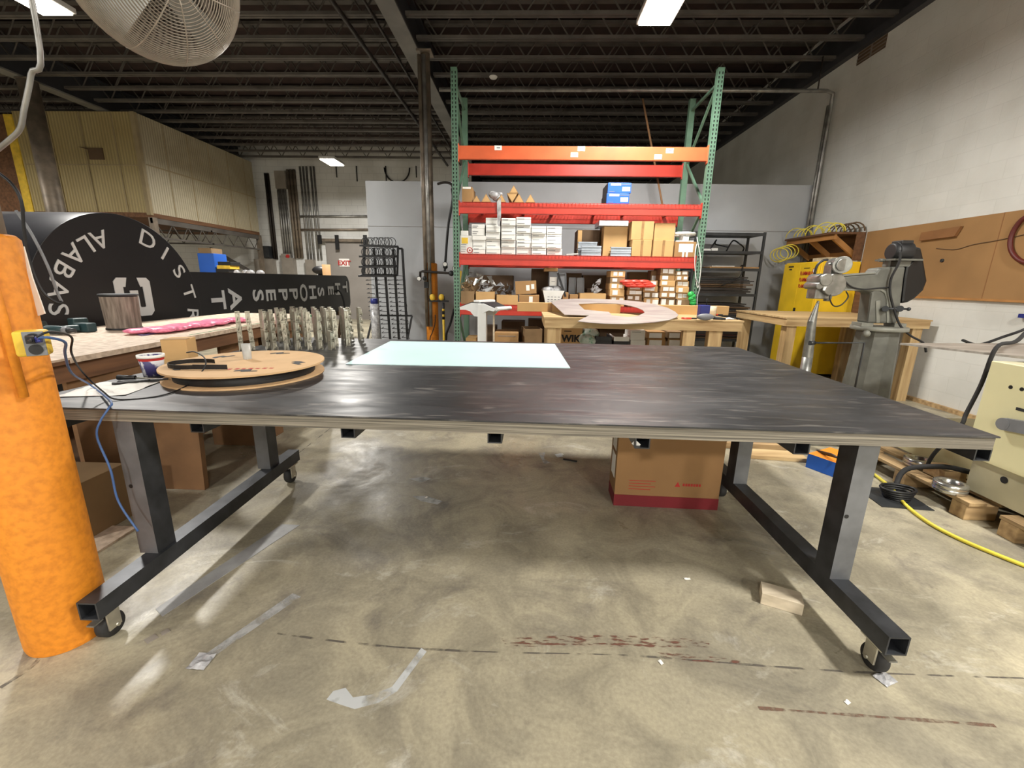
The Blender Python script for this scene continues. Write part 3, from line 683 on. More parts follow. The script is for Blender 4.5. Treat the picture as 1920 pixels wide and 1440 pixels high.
# cords from the outlet box
solo('blue_extension_cable', MB().tube(smooth_path([at(72, 634, 1.235), at(92, 633, 1.25), at(122, 642, 1.32), at(122, 664, 1.40), at(135, 700, 1.6), atz(170, 722, TT+.016), atz(207, 752, TT+.03), at(203, 766, 1.60), at(188, 790, 1.575), at(182, 820, 1.57), at(207, 880, 1.57), at(222, 940, 1.57), at(259, 996, 1.57)]), .0042, 8), BLUECORD, 'blue cord from the outlet box over the table edge, hanging down in front', 'cable')
solo('black_extension_cable', MB().tube(smooth_path([at(68, 632, 1.215), at(96, 622, 1.25), at(134, 632, 1.40), at(134, 662, 1.47), at(155, 698, 1.7), atz(192, 733, TT+.04), atz(222, 749, TT+.005), atz(300, 742, TT+.004), atz(352, 722, TT+.015), at(382, 692, 2.06), at(384, 672, 2.12), at(366, 660, 2.18), at(350, 661, 2.2)]), .0034, 8), BLACK, 'thin black cord running from the outlet box to the reel', 'cable')

# stacks of zinc brackets
def bracket():
    w, d, h, t = .036, .03, .072, .003; b = MB()
    b.box(-w/2, w/2, -d/2, -d/2+t, 0, h).box(-w/2, -w/2+t, -d/2+t, d/2, 0, h)
    b.box(w/2-t, w/2, -d/2+t, d/2, .012, h-.012)
    b.box(w/2-t, w/2+.012, d/2-.006, d/2, .004, .03).box(-w/2, w/2, -d/2, d/2-.006, h-t-.0005, h-.0005)
    b.tube([(w/2+.004, -.004, .008), (w/2+.012, .0, .02), (w/2+.01, .004, .045), (w/2+.002, .006, .056)], .0025, 5)
    return b
br0 = None; bn = 0
ROWS = ['front', 'second', 'third', 'back']
for row in range(4):
    n = 9 if row < 2 else 8
    for i in range(n):
        X = -2.12 + .078*i + .035*(row % 2) + .02*row + random.uniform(-.012, .012)
        Y = 3.1+.19*row+.012*i+random.uniform(-.025, .025)
        lean = (random.uniform(-.05, .05)); rz = random.uniform(-.3, .3)-.75
        k = 4 if not (row == 0 and i == 8) else 2
        for lv in range(k):
            lab = 'zinc bracket, %s in the %s stack from left of the %s row' % (['lowest', 'second up', 'third up', 'topmost'][lv] if k == 4 else ['lowest', 'topmost'][lv], ORD[i], ROWS[row])
            if br0 is None:
                br0 = put('zinc_bracket', bracket(), ZINC, None, (0, 0, 0)); o = br0
            else: o = br0.copy(); COL.objects.link(o)
            tag(o, lab, 'bracket', 'stacked zinc brackets')
            o.location = (X+lean*.072*lv, Y, TT+.0005+.0725*lv); o.rotation_euler = (0, 0, rz+random.uniform(-.06, .06))

# ------------------------------------------------------------------ outlet box on the near column
ob = thing('outlet_box', 'yellow and grey outlet box on the orange column', 'outlet box', (-1.66, 1.31, .98))
p = at(56, 645, 1.265); ux = Vector((.80, .60, 0)).normalized(); nx = Vector((ux.y, -ux.x, 0))
def face(c, hw, hh, d, mb=None, mi=0):
    mb = mb or MB(); P = [c+ux*(i*hw)+Vector((0, 0, j*hh)) for i, j in ((-1, -1), (1, -1), (1, 1), (-1, 1))]
    return mb.poly(P, -nx*d, mi)
c0 = p
put('box_body', face(c0, .036, .04, .06), YELLOWP, ob, bevel=.008)
put('face_plate', face(c0+nx*.003+ux*.011, .024, .038, .004), GREYP, ob, bevel=.002)
c1 = c0+ux*.011+nx*.003
so = MB().cyl(c1+Vector((0, 0, .017)), c1+Vector((0, 0, .017))+nx*.003, .016, n=20).cyl(c1-Vector((0, 0, .018)), c1-Vector((0, 0, .018))+nx*.003, .016, n=20)
put('socket', so, BLACK, ob)
for sgn, mt in ((-.006, BLACK), (.012, BLUED)):
    q = c1+Vector((0, 0, .017))+nx*.003+ux*sgn
    pg = solo('power_plug', MB().obox(q+nx*.001, q+nx*.045+ux*.01, .016 if sgn > 0 else .02, .022 if sgn < 0 else .017).cyl(q+nx*.045+ux*.01, q+nx*.07+ux*.016, .007, .004, 10), mt, 'black plug in the outlet box on the orange column' if sgn < 0 else 'dark blue plug beside the black one in the outlet box', 'plug', bevel=.002)
def onc(ang, z, r): return Vector((-1.86+r*math.cos(R(ang)), 1.41+r*math.sin(R(ang)), z))
solo('conduit_pipe', MB().tube([onc(-22, 1.03, .147), onc(-22, 1.3, .147), onc(-24, 1.57, .147)], .013, 10), [ORANGE], 'orange painted pipe running up the near column to the outlet box', 'pipe')
solo('conduit_pipe', MB().tube([onc(-24, 1.572, .147), onc(-24, 5.0, .147)], .0125, 10), PIPEG, 'grey pipe above the orange painted pipe on the near column', 'pipe')
solo('conduit_pipe', MB().tube([onc(-52, 1.58, .127), onc(-52, 5.0, .127)], .016, 10), PIPEG, 'grey pipe up the near column, front one', 'pipe')
solo('conduit_pipe', MB().tube([onc(-95, 1.58, .127), onc(-95, 5.0, .127)], .02, 10), PIPEG, 'grey pipe up the near column, left one', 'pipe')
solo('paper_notice', MB().poly([at(44, 462, 1.48), at(60, 520, 1.48), at(84, 588, 1.48), at(62, 595, 1.48), at(58, 560, 1.48)], (.002, .002, 0)), PAPER, 'white paper stuck to the right side of the near column', 'paper')
solo('hanging_cable', MB().tube(smooth_path([at(-6, 322, 1.7), at(22, 345, 1.7), at(40, 378, 1.7), at(45, 430, 1.7), at(55, 490, 1.7), at(78, 545, 1.7), at(105, 567, 1.72), at(116, 566, 1.74)]), .0055, 8), BLACK, 'black cable looping down beside the near column', 'cable')
solo('hanging_cable', MB().tube(smooth_path([at(30, 395, 1.75), at(60, 440, 1.75), at(90, 500, 1.75), at(106, 545, 1.75), at(116, 566, 1.75)]), .005, 8), GREYP, 'grey cable slanting down in front of the black round sign', 'cable')

# ------------------------------------------------------------------ left bench and things on it
BZ = .95
lb = thing('plywood_bench', 'long plywood topped bench left of the work table', 'bench', (-3.55, 4.1, 0))
put('bench_top', MB().poly([(-4.28, 2.2, BZ-.035), (-2.74, 2.2, BZ-.035), (-2.93, 5.8, BZ-.035), (-4.02, 5.8, BZ-.035)], (0, 0, .035)), PLYTOP, lb)
put('green_edge', MB().poly([(-2.868, 3.52, BZ-.034), (-2.858, 3.52, BZ-.034), (-2.922, 5.79, BZ-.034), (-2.932, 5.79, BZ-.034)], (0, 0, .036)), GREENEDGE, lb, label='green painted edge')
put('brown_edge', MB().poly([(-2.742, 2.19, BZ-.035), (-2.732, 2.19, BZ-.035), (-2.842, 3.52, BZ-.035), (-2.852, 3.52, BZ-.035)], (0, 0, .022)), DARKWOOD_Y, lb)
put('apron', MB().poly([(-2.80, 2.25, .80), (-2.775, 2.25, .80), (-2.955, 5.75, .80), (-2.98, 5.75, .80)], (0, 0, BZ-.035-.80)), DARKWOOD_Y, lb)
for x, y0, y1 in ((-2.82, 2.45, 3.0), (-2.97, 4.0, 4.6), (-3.02, 5.1, 5.7)):
    put('side_panel', MB().box(x-.03, x, y0, y1, 0, .80), OSB, lb)
for y in (2.4, 3.7, 5.7):
    put('cross_panel', MB().box(-4.0, -2.98-.02*(y > 3), y-.02, y+.02, 0, BZ-.035), OSB, lb)
put('shelf_board', MB().box(-4.0, -3.05, 2.45, 5.6, .12, .145), OSB, lb)
solo('storage_block', MB().box(-2.72, -2.3, 3.42, 3.78, 0, .42), OSB, 'brown board box on the floor under the left part of the table', 'box', bevel=.004)
solo('board_panel', MB().box(-2.62, -2.02, 4.2, 4.24, 0, .62), OSB, 'brown board panel standing behind the far left table leg', 'panel')
solo('board_panel', MB().box(-2.58, -2.2, 2.62, 2.66, 0, .7).tilt((-2.4, 2.64, 0), -.06, 'X'), OSB, 'brown board panel behind the near left table leg', 'panel')
solo('grey_carton', MB().box(-2.75, -2.4, 2.0, 2.3, 0, .34), CARD3, 'low dull box on the floor behind the orange column', 'box', bevel=.003)
solo('floor_board', MB().box(-3.3, -2.25, 1.75, 2.15, .0, .012), PLYTOP, 'plywood offcut on the floor beside the orange column', 'board')

fc = Vector((-3.72, 3.83, BZ)); ft = thing('round_filter', 'dusty round pleated filter standing on the left bench', 'filter', fc)
put('pleated_body', MB().lathe([(.125, .012), (.135, .295)], fc, n=64), FILTER, ft)
put('top_ring', MB().lathe([(.0, .285), (.128, .287), (.128, .30), (.142, .302), (.142, .318), (.0, .312)], fc, n=40), DGREY, ft)
put('bottom_ring', MB().lathe([(0, .0005), (.132, .0005), (.132, .016), (.12, .016)], fc, n=40), BLACK, ft)

dl = thing('cordless_drill', 'dark teal cordless drill lying on the left bench', 'drill', (-4.0, 3.56, BZ))
A = atz(88, 618, BZ+.04); B = atz(150, 620, BZ+.04)
ax = (B-A); ax.z = 0; ax.normalize(); sd = Vector((-ax.y, ax.x, 0))
put('motor_body', MB().cyl(A, A+ax*.16, .036, .034, 20), TEAL, dl, bevel=.006)
put('gearbox', MB().cyl(A+ax*.16, A+ax*.2, .03, .026, 20), GREYP, dl)
put('chuck', MB().cyl(A+ax*.2, A+ax*.26, .024, .013, 18), DGREY, dl)
put('handle', MB().obox(A+ax*.06+sd*.03, A+ax*.09+sd*.17, .042, .05), TEAL, dl, bevel=.01)
put('battery', MB().obox(A+ax*.03+sd*.21, A+ax*.17+sd*.21, .08, .075), TEAL, dl, bevel=.008)
solo('battery_pack', MB().obox(atz(132, 607, BZ+.05), atz(162, 605, BZ+.05), .1, .095), TEAL, 'dark teal battery pack behind the drill', 'battery', bevel=.012)
solo('power_tool', MB().cyl(atz(40, 612, BZ+.045), atz(86, 609, BZ+.045), .042, .036, 18).obox(atz(62, 612, BZ+.06), atz(68, 604, BZ+.06), .05, .09), M('worn_tool', (74, 82, 80), .45, .2, .3, 12), 'worn green grey power tool left of the drill', 'tool', bevel=.005)
bag = MB(); rd = random.Random(4)
P0 = atz(282, 626, BZ); P1 = atz(432, 606, BZ)
for i in range(9):
    q = P0.lerp(P1, i/8)
    for j in range(3): bag.sphere(q+Vector((rd.uniform(-.09, .06), rd.uniform(-.05, .08), .03)), rd.uniform(.07, .11), (1.2, 1.2, .27), 10)
solo('pink_plastic_bag', bag, PINK, 'pink plastic film bag lying along the left bench', 'bag')
solo('purple_twine', MB().tube(smooth_path([atz(252, 618, BZ+.006), atz(262, 628, BZ+.006), atz(285, 626, BZ+.006), atz(298, 622, BZ+.006), atz(290, 616, BZ+.006), atz(310, 612, BZ+.006)]), .005, 6), M('purple_wire', (84, 70, 120), .5, 0, .1), 'thin purple wire on the bench beside the filter', 'wire')

# ------------------------------------------------------------------ black pylon sign lying on its side
XS = -4.45; CY, CZ, RD = 4.72, 1.04, 1.03
sg = thing('pylon_sign', 'big black shop sign lying on its side, round drum and long blade', 'sign', (XS, CY, 0))
put('drum', MB().lathe([(0, 0), (RD, 0), (RD, -1.15), (0, -1.15)], (XS, CY, CZ), (1, 0, 0), 96, smooth=False), DRUMBLK, sg, bevel=.006)
o = [c for c in kids(sg) if c.name.startswith('drum')][0]
o.data.materials.append(DRUMGREY)
for p in o.data.polygons:
    if abs(p.normal.x) < .5: p.material_index = 1; p.use_smooth = True
zb, zt = .67, 1.485; yE = 10.78; rc = .22
pts = [(XS, CY+.55, zb), (XS, yE-rc, zb)] + [(XS, yE-rc+rc*math.sin(t), zb+rc-rc*math.cos(t)) for t in [R(15*k) for k in range(1, 7)]] + [(XS, yE-rc+rc*math.cos(t), zt-rc+rc*math.sin(t)) for t in [R(15*k) for k in range(0, 7)]] + [(XS, CY+.55, zt)]
bl = put('blade', MB().poly([(x-.002, y, z) for x, y, z in pts], (-.3, 0, 0)), [DRUMBLK, M('pale_blade_edge', (120, 116, 106), .5, .1, .1)], sg)
for p in bl.data.polygons:
    if p.normal.z > .9: p.material_index = 1
NRM = Vector((1, 0, 0))
def letter(mb, ch, y, z, ang, h, bold=.012, squash=1.0):       # ang: direction of the letter's top, 0 = towards +Y
    upv = Vector((0, math.cos(ang), math.sin(ang))); rt = upv.cross(NRM)
    mb.text(ch, h/.7, (XS+.006, y, z), rt, upv, .008, bold, squash=squash)
def word(name, items, mt, lab):
    for it in items:
        mb = MB(); letter(mb, *it); put('letter' if len(items) > 1 else name, mb, mt, sg, label=lab)
word('lettering', [(c, CY+.835*RD*math.cos(R(a)), CZ+.835*RD*math.sin(R(a)), R(a), .185, .0, 1.18) for c, a in zip('DISTRICT', (66, 49, 31, 12, -7, -22, -38, -58))], LETTER, 'grey letter of DISTRICT along the right rim')
word('lettering', [(c, CY+.765*RD*math.cos(R(a)), CZ+.765*RD*math.sin(R(a)), R(a+180), .175, .0, 1.12) for c, a in zip('ALABASTER', (107, 119, 132, 146, 161, 175, 189, 203, 217))], LETTER, 'grey letter of ALABASTER along the left rim')
W3, H3, T3, h3 = .43, .45, .1, .225
o3 = [(.04, H3), (W3-.05, H3), (W3, H3-.05), (W3, h3+.04), (W3-.035, h3), (W3, h3-.04), (W3, .05), (W3-.05, 0), (.04, 0), (0, .04), (0, .16), (.1, .13), (.1, T3), (W3-T3-.01, T3), (W3-T3, T3+.01), (W3-T3, h3-.06), (W3-T3-.01, h3-.05), (.14, h3-.05), (.14, h3+.05), (W3-T3-.01, h3+.05), (W3-T3, h3+.06), (W3-T3, H3-T3-.01), (W3-T3-.01, H3-T3), (.1, H3-T3), (.1, H3-.13), (0, H3-.16), (0, H3-.04)]
tm = MB().poly([(XS+.003, 4.77-h3+v, 1.19+W3/2-u) for u, v in o3], (.008, 0, 0))
put('numeral', tm, LETTER, sg, label='large grey numeral 3')
yy = dict(zip('the', (10.47, 10.07, 9.7)))
word('lettering', [('T', 10.47, 1.22, 0, .27, .006, 1.15), ('H', 10.07, 1.18, 0, .27, .006, 1.15), ('E', 9.7, 1.16, 0, .27, .006, 1.15)], LETTERM, 'silver letter of THE')
word('lettering', [(c, y, 1.135, 0, .27, .006, 1.15) for c, y in zip('SHOPPES', (9.22, 8.86, 8.49, 8.12, 7.76, 7.38, 7.02))], LETTERM, 'silver letter of SHOPPES')
word('lettering', [('A', 6.45, 1.1, 0, .27, .008, 1.15), ('T', 6.08, 1.1, 0, .27, .008, 1.15)], LETTERM, 'silver letter of AT')
for y, lab in ((7.2, 'dark sawhorse under the middle of the long black sign'), (10.1, 'dark sawhorse under the far end of the long black sign')):
    m1 = MB().box(XS-.5, XS+.12, y-.05, y+.05, zb-.1, zb-.001)
    for sx in (XS-.42, XS+.04):
        for sy in (-1, 1): m1.obox((sx, y+sy*.02, zb-.1), (sx, y+sy*.28, .0), .06, .04)
    solo('sawhorse', m1, CARDD, lab, 'sawhorse')
solo('looped_cable', MB().tube(smooth_path([at(632, 590, 10.0), at(629, 560, 10.0), at(633, 545, 10.0), at(640, 552, 10.0), at(646, 575, 10.0), at(652, 640, 10.0)]), .02, 6), BLACK, 'black cord loop in front of the far end of the long sign', 'cable')

# things on a cart behind the sign
cart = thing('storage_table', 'pale table behind the long black sign', 'table', (-7.6, 10.6, 0))
put('table_top', MB().box(-9.3, -5.6, 10.0, 11.2, 1.38, 1.42), PLYTOP, cart)
for x in (-9.1, -5.8):
    for y in (10.1, 11.1): put('leg', MB().box(x-.04, x+.04, y-.04, y+.04, 0, 1.38), JOIST, cart)
a = at(369, 473, 10.3); b = at(405, 512, 10.3)
bx = thing('blue_bin', 'dark blue bin with grey top behind the black sign', 'bin', ((a.x+b.x)/2, 10.5, 1.42))
put('bin_body', MB().box(a.x, b.x, 10.3, 10.75, 1.421, a.z-.02), BLUE, bx, bevel=.01)
put('carton_top', MB().box(a.x+.02, b.x-.06, 10.33, 10.7, a.z-.02, a.z+.1), CARD3, bx)
for i in range(4):
    q = at(417+2*i, 508-5*i, 10.3)
    solo('yellow_case', MB().box(q.x-.16, q.x+.16, 10.25, 10.6, 1.421+.085*i, 1.42+.085*(i+1)), [YELLOWP, BLACK][i % 2], '%s flat case, %s up in the pile right of the blue bin' % (['yellow', 'black'][i % 2], ORD[i]), 'case', 'cases beside the blue bin', bevel=.01)
for i, x in enumerate((436, 450, 464, 478)):
    q = at(x, 505, 10.4)
    solo('clear_plastic_bundle', MB().sphere((q.x, 10.5+.1*(i % 2), 1.42+.085), .1, (1, 1, .85), 10), PLASTICBAG, 'crumpled clear plastic bundle behind the black sign, %s from the left' % ORD[i], 'bundle', 'plastic bundles behind the black sign')
solo('paint_can', MB().cyl((at(612, 505, 11.3).x, 11.3, .0), (at(612, 505, 11.3).x, 11.3, 1.76), .1, n=20), CARD2, 'brown cylinder standing behind the far end of the black sign', 'cylinder')
solo('black_power_tool', MB().sphere((at(600, 507, 11.6).x-.0, 11.6, 1.62), .16, (1.3, 1, .7), 12).cyl((at(600, 507, 11.6).x, 11.6, 0), (at(600, 507, 11.6).x, 11.6, 1.6), .06), BLACK, 'black rounded tool beside the brown cylinder at the far end of the sign', 'tool')

# ------------------------------------------------------------------ pallet rack
RY, RB = 6.4, 7.45
rk = thing('pallet_rack', 'tall pallet rack with green uprights and orange red beams', 'rack', (.69, 6.92, 0))
HOLE = M('upright_hole', (20, 22, 22), .9, 0, 0)
def post(x, y, zt, front):
    mb = MB().box(x-.042, x+.042, y, y+.075, 0.01, zt).box(x-.07, x+.07, y-.03, y+.1, 0.0, .01)
    if front:
        for k in range(int(zt/.0508)):
            z = .08+k*.0508
            if z > zt-.04: break
            for dx in (-.021, .021): mb.poly([(x+dx-.0085, y-.0008, z+.017), (x+dx+.0085, y-.0008, z+.017), (x+dx+.0055, y-.0008, z-.012), (x+dx-.0055, y-.0008, z-.012)][::-1], (0, .0007, 0), 1)
    return mb
for x in (-1.045, 2.43):
    for y, fr in ((RY, 1), (RB, 0)):
        put('upright', post(x, y if fr else y-.075, 4.16, fr), [RACKGREEN, HOLE], rk, label='green perforated upright' if fr else 'plain green rear upright')
    bz = [.25, 1.0, 1.75, 2.5, 3.25, 4.0]
    for k, (z0, z1) in enumerate(zip(bz, bz[1:])):
        a, b = ((x, RY+.07, z0), (x, RB-.08, z1)) if k % 2 else ((x, RB-.08, z0), (x, RY+.07, z1))
        put('brace', MB().obox(a, b, .03, .03), RACKGREEN, rk)
    for z in (.25, 4.0): put('brace', MB().obox((x, RY+.07, z), (x, RB-.08, z), .03, .03), RACKGREEN, rk)
xl, xr = -1.003, 2.388
for y0, zt, zb, mt, lab in ((RY+.005, 3.225, 3.055, RACKORANGE, 'orange top front beam'), (RB-.06, 3.24, 3.07, RACKRED, 'red top rear beam'), (RY+.005, 2.5, 2.355, RACKRED, None), (RB-.06, 2.5, 2.355, RACKRED, None),
                           (RY+.005, 1.8, 1.65, RACKRED, None), (RB-.06, 1.8, 1.65, RACKRED, None), (RY+.005, 1.085, .935, RACKRED, None), (RB-.06, 1.085, .935, RACKRED, None)):
    m_ = MB().box(xl, xr, y0, y0+.055, zb, zt)
    for xx in (xl, xr): m_.box(xx-.012 if xx > 0 else xx, xx if xx > 0 else xx+.012, y0-.006, y0+.06, zb-.03, zt+.03)
    put('beam', m_, mt, rk, bevel=.006, label=lab)
for z in (2.5, 1.8, 1.085):
    for k in range(3):
        x0 = xl+.015+k*1.125; x1 = x0+1.11; mb = MB()
        n = 22
        for i in range(n+1):
            x = x0+(x1-x0)*i/n; mb.box(x-.0025, x+.0025, RY-.003, RB-.01, z+.001, z+.005).box(x-.0025, x+.0025, RY-.004, RY-.001, z-.045, z+.004)
        for j in range(9):
            y = RY+.005+j*.128; mb.box(x0, x1, y-.003, y+.003, z+.0045, z+.008)
        mb.box(x0, x1, RY-.006, RY-.001, z-.047, z-.042)
        for j in (.2, .8): mb.box(x0+(x1-x0)*j-.02, x0+(x1-x0)*j+.02, RY+.06, RB-.06, z-.03, z)
        put('wire_deck', mb, WIREM, rk)
for x, y in ((934, 277), (1077, 290), (1090, 278.5), (1234, 294), (1256, 282.5)):
    q = at(x, y, RY); lb_ = put('beam_tag', MB().box(q.x-.05, q.x+.05, RY+.0025, RY+.0048, q.z-.03, q.z+.028), PAPER, rk, label='small white tag on the orange beam')
    put('print', MB().box(q.x-.02, q.x+.028, RY+.0018, RY+.0026, q.z-.008, q.z+.008), GREYP, lb_)
Z3, Z2, Z1, Z0 = 2.5085, 1.8085, 1.0935, 0.0

def carton(label, x0, x1, yt, zb, Y, dep, mt, name='cardboard_box', cat='box', grp=None, open_=False, rz=0, tape=None, labels=(), lines=(), yb=None, gap=.003):
    """a carton measured on its front face (left, right, top in the photo) at depth Y, standing on zb"""
    ym = (yt + (yb or yt+12))/2
    a = at(x0, ym, Y); b = at(x1, ym, Y); zt = at((x0+x1)/2, yt, Y).z
    X0, X1 = a.x+gap/2, b.x-gap/2; c = ((X0+X1)/2, Y+dep/2, 0)
    t = thing(name, label, cat, ((X0+X1)/2, Y+dep/2, zb), grp)
    mb = MB(); th = .006
    if open_:
        mb.box(X0, X1, Y, Y+th, zb, zt).box(X0, X1, Y+dep-th, Y+dep, zb, zt).box(X0, X0+th, Y+th, Y+dep-th, zb, zt).box(X1-th, X1, Y+th, Y+dep-th, zb, zt).box(X0+th, X1-th, Y+th, Y+dep-th, zb, zb+th)
    else: mb.box(X0, X1, Y, Y+dep, zb, zt)
    put('body', mb.rot(c, rz), mt, t, bevel=.0 if open_ else .006)
    W, H = X1-X0, zt-zb
    if tape:
        put('tape', MB().box(X0+W*.5-.018, X0+W*.5+.018, Y-.001, Y-.0002, zb+.003, zt-.003).rot(c, rz), TAPE, t)
    for i, (u0, u1, v0, v1, lm) in enumerate(labels):
        put('paper_label', MB().box(X0+W*u0, X0+W*u1, Y-.002, Y-.0003, zb+H*v0, zb+H*v1).rot(c, rz), lm, t)
    if lines:
        ln = MB()
        for (u0, u1, v) in lines: ln.box(X0+W*u0, X0+W*u1, Y-.0025, Y-.0004, zb+H*v-.0035, zb+H*v+.0035)
        put('print', ln.rot(c, rz), GREYP, t)
    t['_zt'] = zt
    z_ = t['_zt']; del t['_zt']
    return t, (X0, X1, zt)

# top storage shelf: triangular tubes and blue boxes
YS = RY+.03
def tri(label, xa, xb, yt, zb, up=True, dep=.8, off=0):
    a = at(xa, 370, YS+off); b = at(xb, 370, YS+off); w = b.x-a.x; h = w*.8
    x0, x1 = a.x, b.x; P = [(x0, zb), (x1, zb), ((x0+x1)/2, zb+h)] if up else [(x0, zb+h), ((x0+x1)/2, zb), (x1, zb+h)]
    t = thing('triangular_carton', label, 'box', ((x0+x1)/2, YS+.4, zb), 'triangular shipping tubes on the top shelf')
    put('body', MB().poly([(x, YS+off, z) for x, z in P], (0, dep, 0)), CARD2, t)
    put('end_panel', MB().poly([((x0+x1)/2+(x-(x0+x1)/2)*.86, YS+off-.001, zb+h*.42+(z-zb-h*.42)*.82) for x, z in P], (0, .0008, 0)), CARD, t)
    return h
tri('triangular shipping tube beside the open box on the top shelf', 886, 901, 352, Z3)
tri('triangular shipping tube, second from the left on the top shelf', 902, 921, 358, Z3)
tri('triangular shipping tube behind the clear plastic, third from left', 931, 949, 358, Z3)
h1 = tri('upside down triangular shipping tube in the small pile', 950, 970.5, 358, Z3+.0, up=False)
tri('triangular shipping tube on top of the small pile', 954.5, 971.5, 342, Z3+h1+.001)
tri('triangular shipping tube right of the upside down one', 963, 983, 358, Z3, off=.01)
tri('rightmost triangular shipping tube on the top shelf', 985, 1004, 358, Z3)
carton('open brown box with white flap at the left end of the top shelf', 866, 885, 350, Z3, YS, .4, CARD2, open_=True, yb=378, labels=((.08, .9, .86, .99, PAPER),))
mb = MB(); rd = random.Random(9); q = at(934, 372, YS+.05)
for i in range(7): mb.sphere((q.x+rd.uniform(-.09, .07), YS+.04+rd.uniform(0, .1), Z3+.09+rd.uniform(-.03, .05)), rd.uniform(.035, .06), (1.3, 1, .9), 8)
mb.poly([(q.x-.01, RY-.014, Z3-.0), (q.x+.045, RY-.014, Z3+.06), (q.x+.05, RY-.012, Z3-.17), (q.x+.03, RY-.014, Z3-.33), (q.x-.0, RY-.013, Z3-.3)], (0, .003, 0))
solo('plastic_wrap', mb, PLASTICBAG, 'clear plastic wrap hanging over the red beam of the top shelf', 'plastic wrap')
def bluebox(label, x0, x1, yt, zb, Y):
    t, (X0, X1, zt) = carton(label, x0, x1, yt, zb, Y, .42, BLUE, yb=yt+19, labels=((.12, .55, .72, .92, PAPER), (.62, .95, .2, .6, PAPER)), lines=((.58, .97, .82), (.08, .3, .14)))
    put('black_side', MB().box(X0-.0025, X0-.0003, Y+.003, Y+.417, zb+.003, zt-.003), BLACK, t)
    return zt
zt = bluebox('lower blue printed box on the top shelf', 1137, 1180, 362.5, Z3, YS)
bluebox('upper blue printed box of the stacked pair on the top shelf', 1139.5, 1184, 342.5, zt+.001, YS)

# middle shelf: white cartons
def zpx(x, y, Y): return at(x, y, Y).z
cols = [(863, 886, [(441.5, 476)], 'w'), (885.8, 910, [(464, 476), (450, 463.5)], 's'), (911, 938, [(464, 476), (449, 463), (436, 448.5), (423, 435.5), (408.2, 421.5)], 's'),
        (940, 967, [(464.5, 477), (451, 464), (436.5, 450), (423.5, 436), (409, 422.5)], 's'), (968, 996, [(465, 478), (452, 464), (437.5, 451), (423, 437), (407, 422.5)], 's'),
        (996.5, 1024, [(465.5, 478), (452.5, 465), (439, 452), (424, 438)], 's'), (1025, 1053.5, [(466.5, 479), (453.5, 466), (439.5, 453), (424.5, 438.5)], 's')]
rd = random.Random(12)
for ci, (x0, x1, rows, kd) in enumerate(cols):
    zb = Z2
    for ri, (yt, yb) in enumerate(rows):
        j = rd.uniform(-.6, .6)
        lab = 'large white printed carton with red round mark at the left end of the middle shelf' if kd == 'w' else 'white carton, %s from bottom in the %s white stack from left on the middle shelf' % (ORD[ri], ORD[ci])
        if ci == 0: ln = ((.06, .5, .5), (.06, .45, .38), (.06, .48, .26), (.06, .4, .14))
        else: ln = ((.08, .5+rd.random()*.2, .22), (.08, .4+rd.random()*.2, .78)) if rd.random() < .6 else ((.06, .75, .2),)
        t, (X0, X1, zt) = carton(lab, x0+j, x1+j, yt, zb, YS+rd.uniform(-.012, .03), .36, WHITEBOX, name='white_carton', grp=None if kd == 'w' else 'white cartons on the middle shelf', lines=ln, yb=yb)
        if kd == 's': put('lid_seam', MB().box(X0, X1, ORG[t.name].y-.182, ORG[t.name].y-.18, zt-.03, zt-.0275), GREYP, t)
        else:
            yc = ORG[t.name].y-.1815; cx = X0+(X1-X0)*.78; cz = zb+(zt-zb)*.2
            put('round_mark', MB().cyl((cx, yc, cz), (cx, yc+.001, cz), .042, n=24).cyl((cx, yc-.001, cz), (cx, yc, cz), .03, n=24, mi=1).cyl((cx, yc-.002, cz), (cx, yc-.001, cz), .012, n=16), [REDINK, WHITEBOX], t)
            put('yellow_paper', MB().box(X0+.02, X0+.11, yc-.001, yc+.001, zt-.11, zt-.03), YELLOWP, t)
        zb = zt+.001
    if ci == 0: carton('small white box lying on the large printed carton', 863.5, 878, 432.5, zb, YS+.02, .25, WHITEBOX, name='white_carton', yb=441)
    if ci == 1:
        t, (X0, X1, zt) = carton('open white tray on the second stack of white cartons', 885.5, 911, 442, zb, YS, .34, WHITEBOX, name='white_carton', yb=450, open_=True)
        zb = zt+.001
        for ri, (yt, yb) in enumerate(((429, 441.5), (420.5, 428))):
            t, (X0, X1, zt) = carton('white carton standing on the open white tray, %s' % ('lower' if ri == 0 else 'topmost of its stack'), 884, 909, yt, zb, YS+.01, .34, WHITEBOX, name='white_carton', yb=yb, lines=((.08, .5, .6), (.08, .4, .3))); zb = zt+.001
# middle shelf right half
def channel(label, x0, x1, yt, zb, Y, rz=0, dep=.5):
    a = at(x0, yt, Y); b = at(x1, yt, Y); zt = a.z; h = zt-zb; w = b.x-a.x; mb = MB(); xm = (a.x+b.x)/2
    for k in range(2):
        z0 = zb+h*k*.5; hh = h*.46
        mb.box(a.x, b.x, Y, Y+dep, z0, z0+.007).box(a.x, b.x, Y+.022, Y+.028, z0+.007, z0+hh-.007).box(a.x, b.x, Y, Y+.1, z0+hh-.007, z0+hh).box(a.x, b.x, Y, Y+.003, z0+.007, z0+.018).box(a.x, b.x, Y, Y+.003, z0+hh-.016, z0+hh-.007)
    return solo('metal_channel', mb.rot((xm, Y+dep/2, 0), rz), GALV, label, 'metal channel')
carton('open dark brown box behind the metal channels on the middle shelf', 1082, 1124, 431, Z2, YS+.34, .4, CARDD, open_=True, yb=478, labels=((.02, .2, .05, .98, CARD),))
channel('grey metal channel pair, tilted, left of the tall box on the middle shelf', 1084, 1120, 452, Z2, YS+.12, .05, .2)
channel('grey metal channel pair in front on the left of the middle shelf', 1091, 1128, 460, Z2, YS-.02, 0, .13)
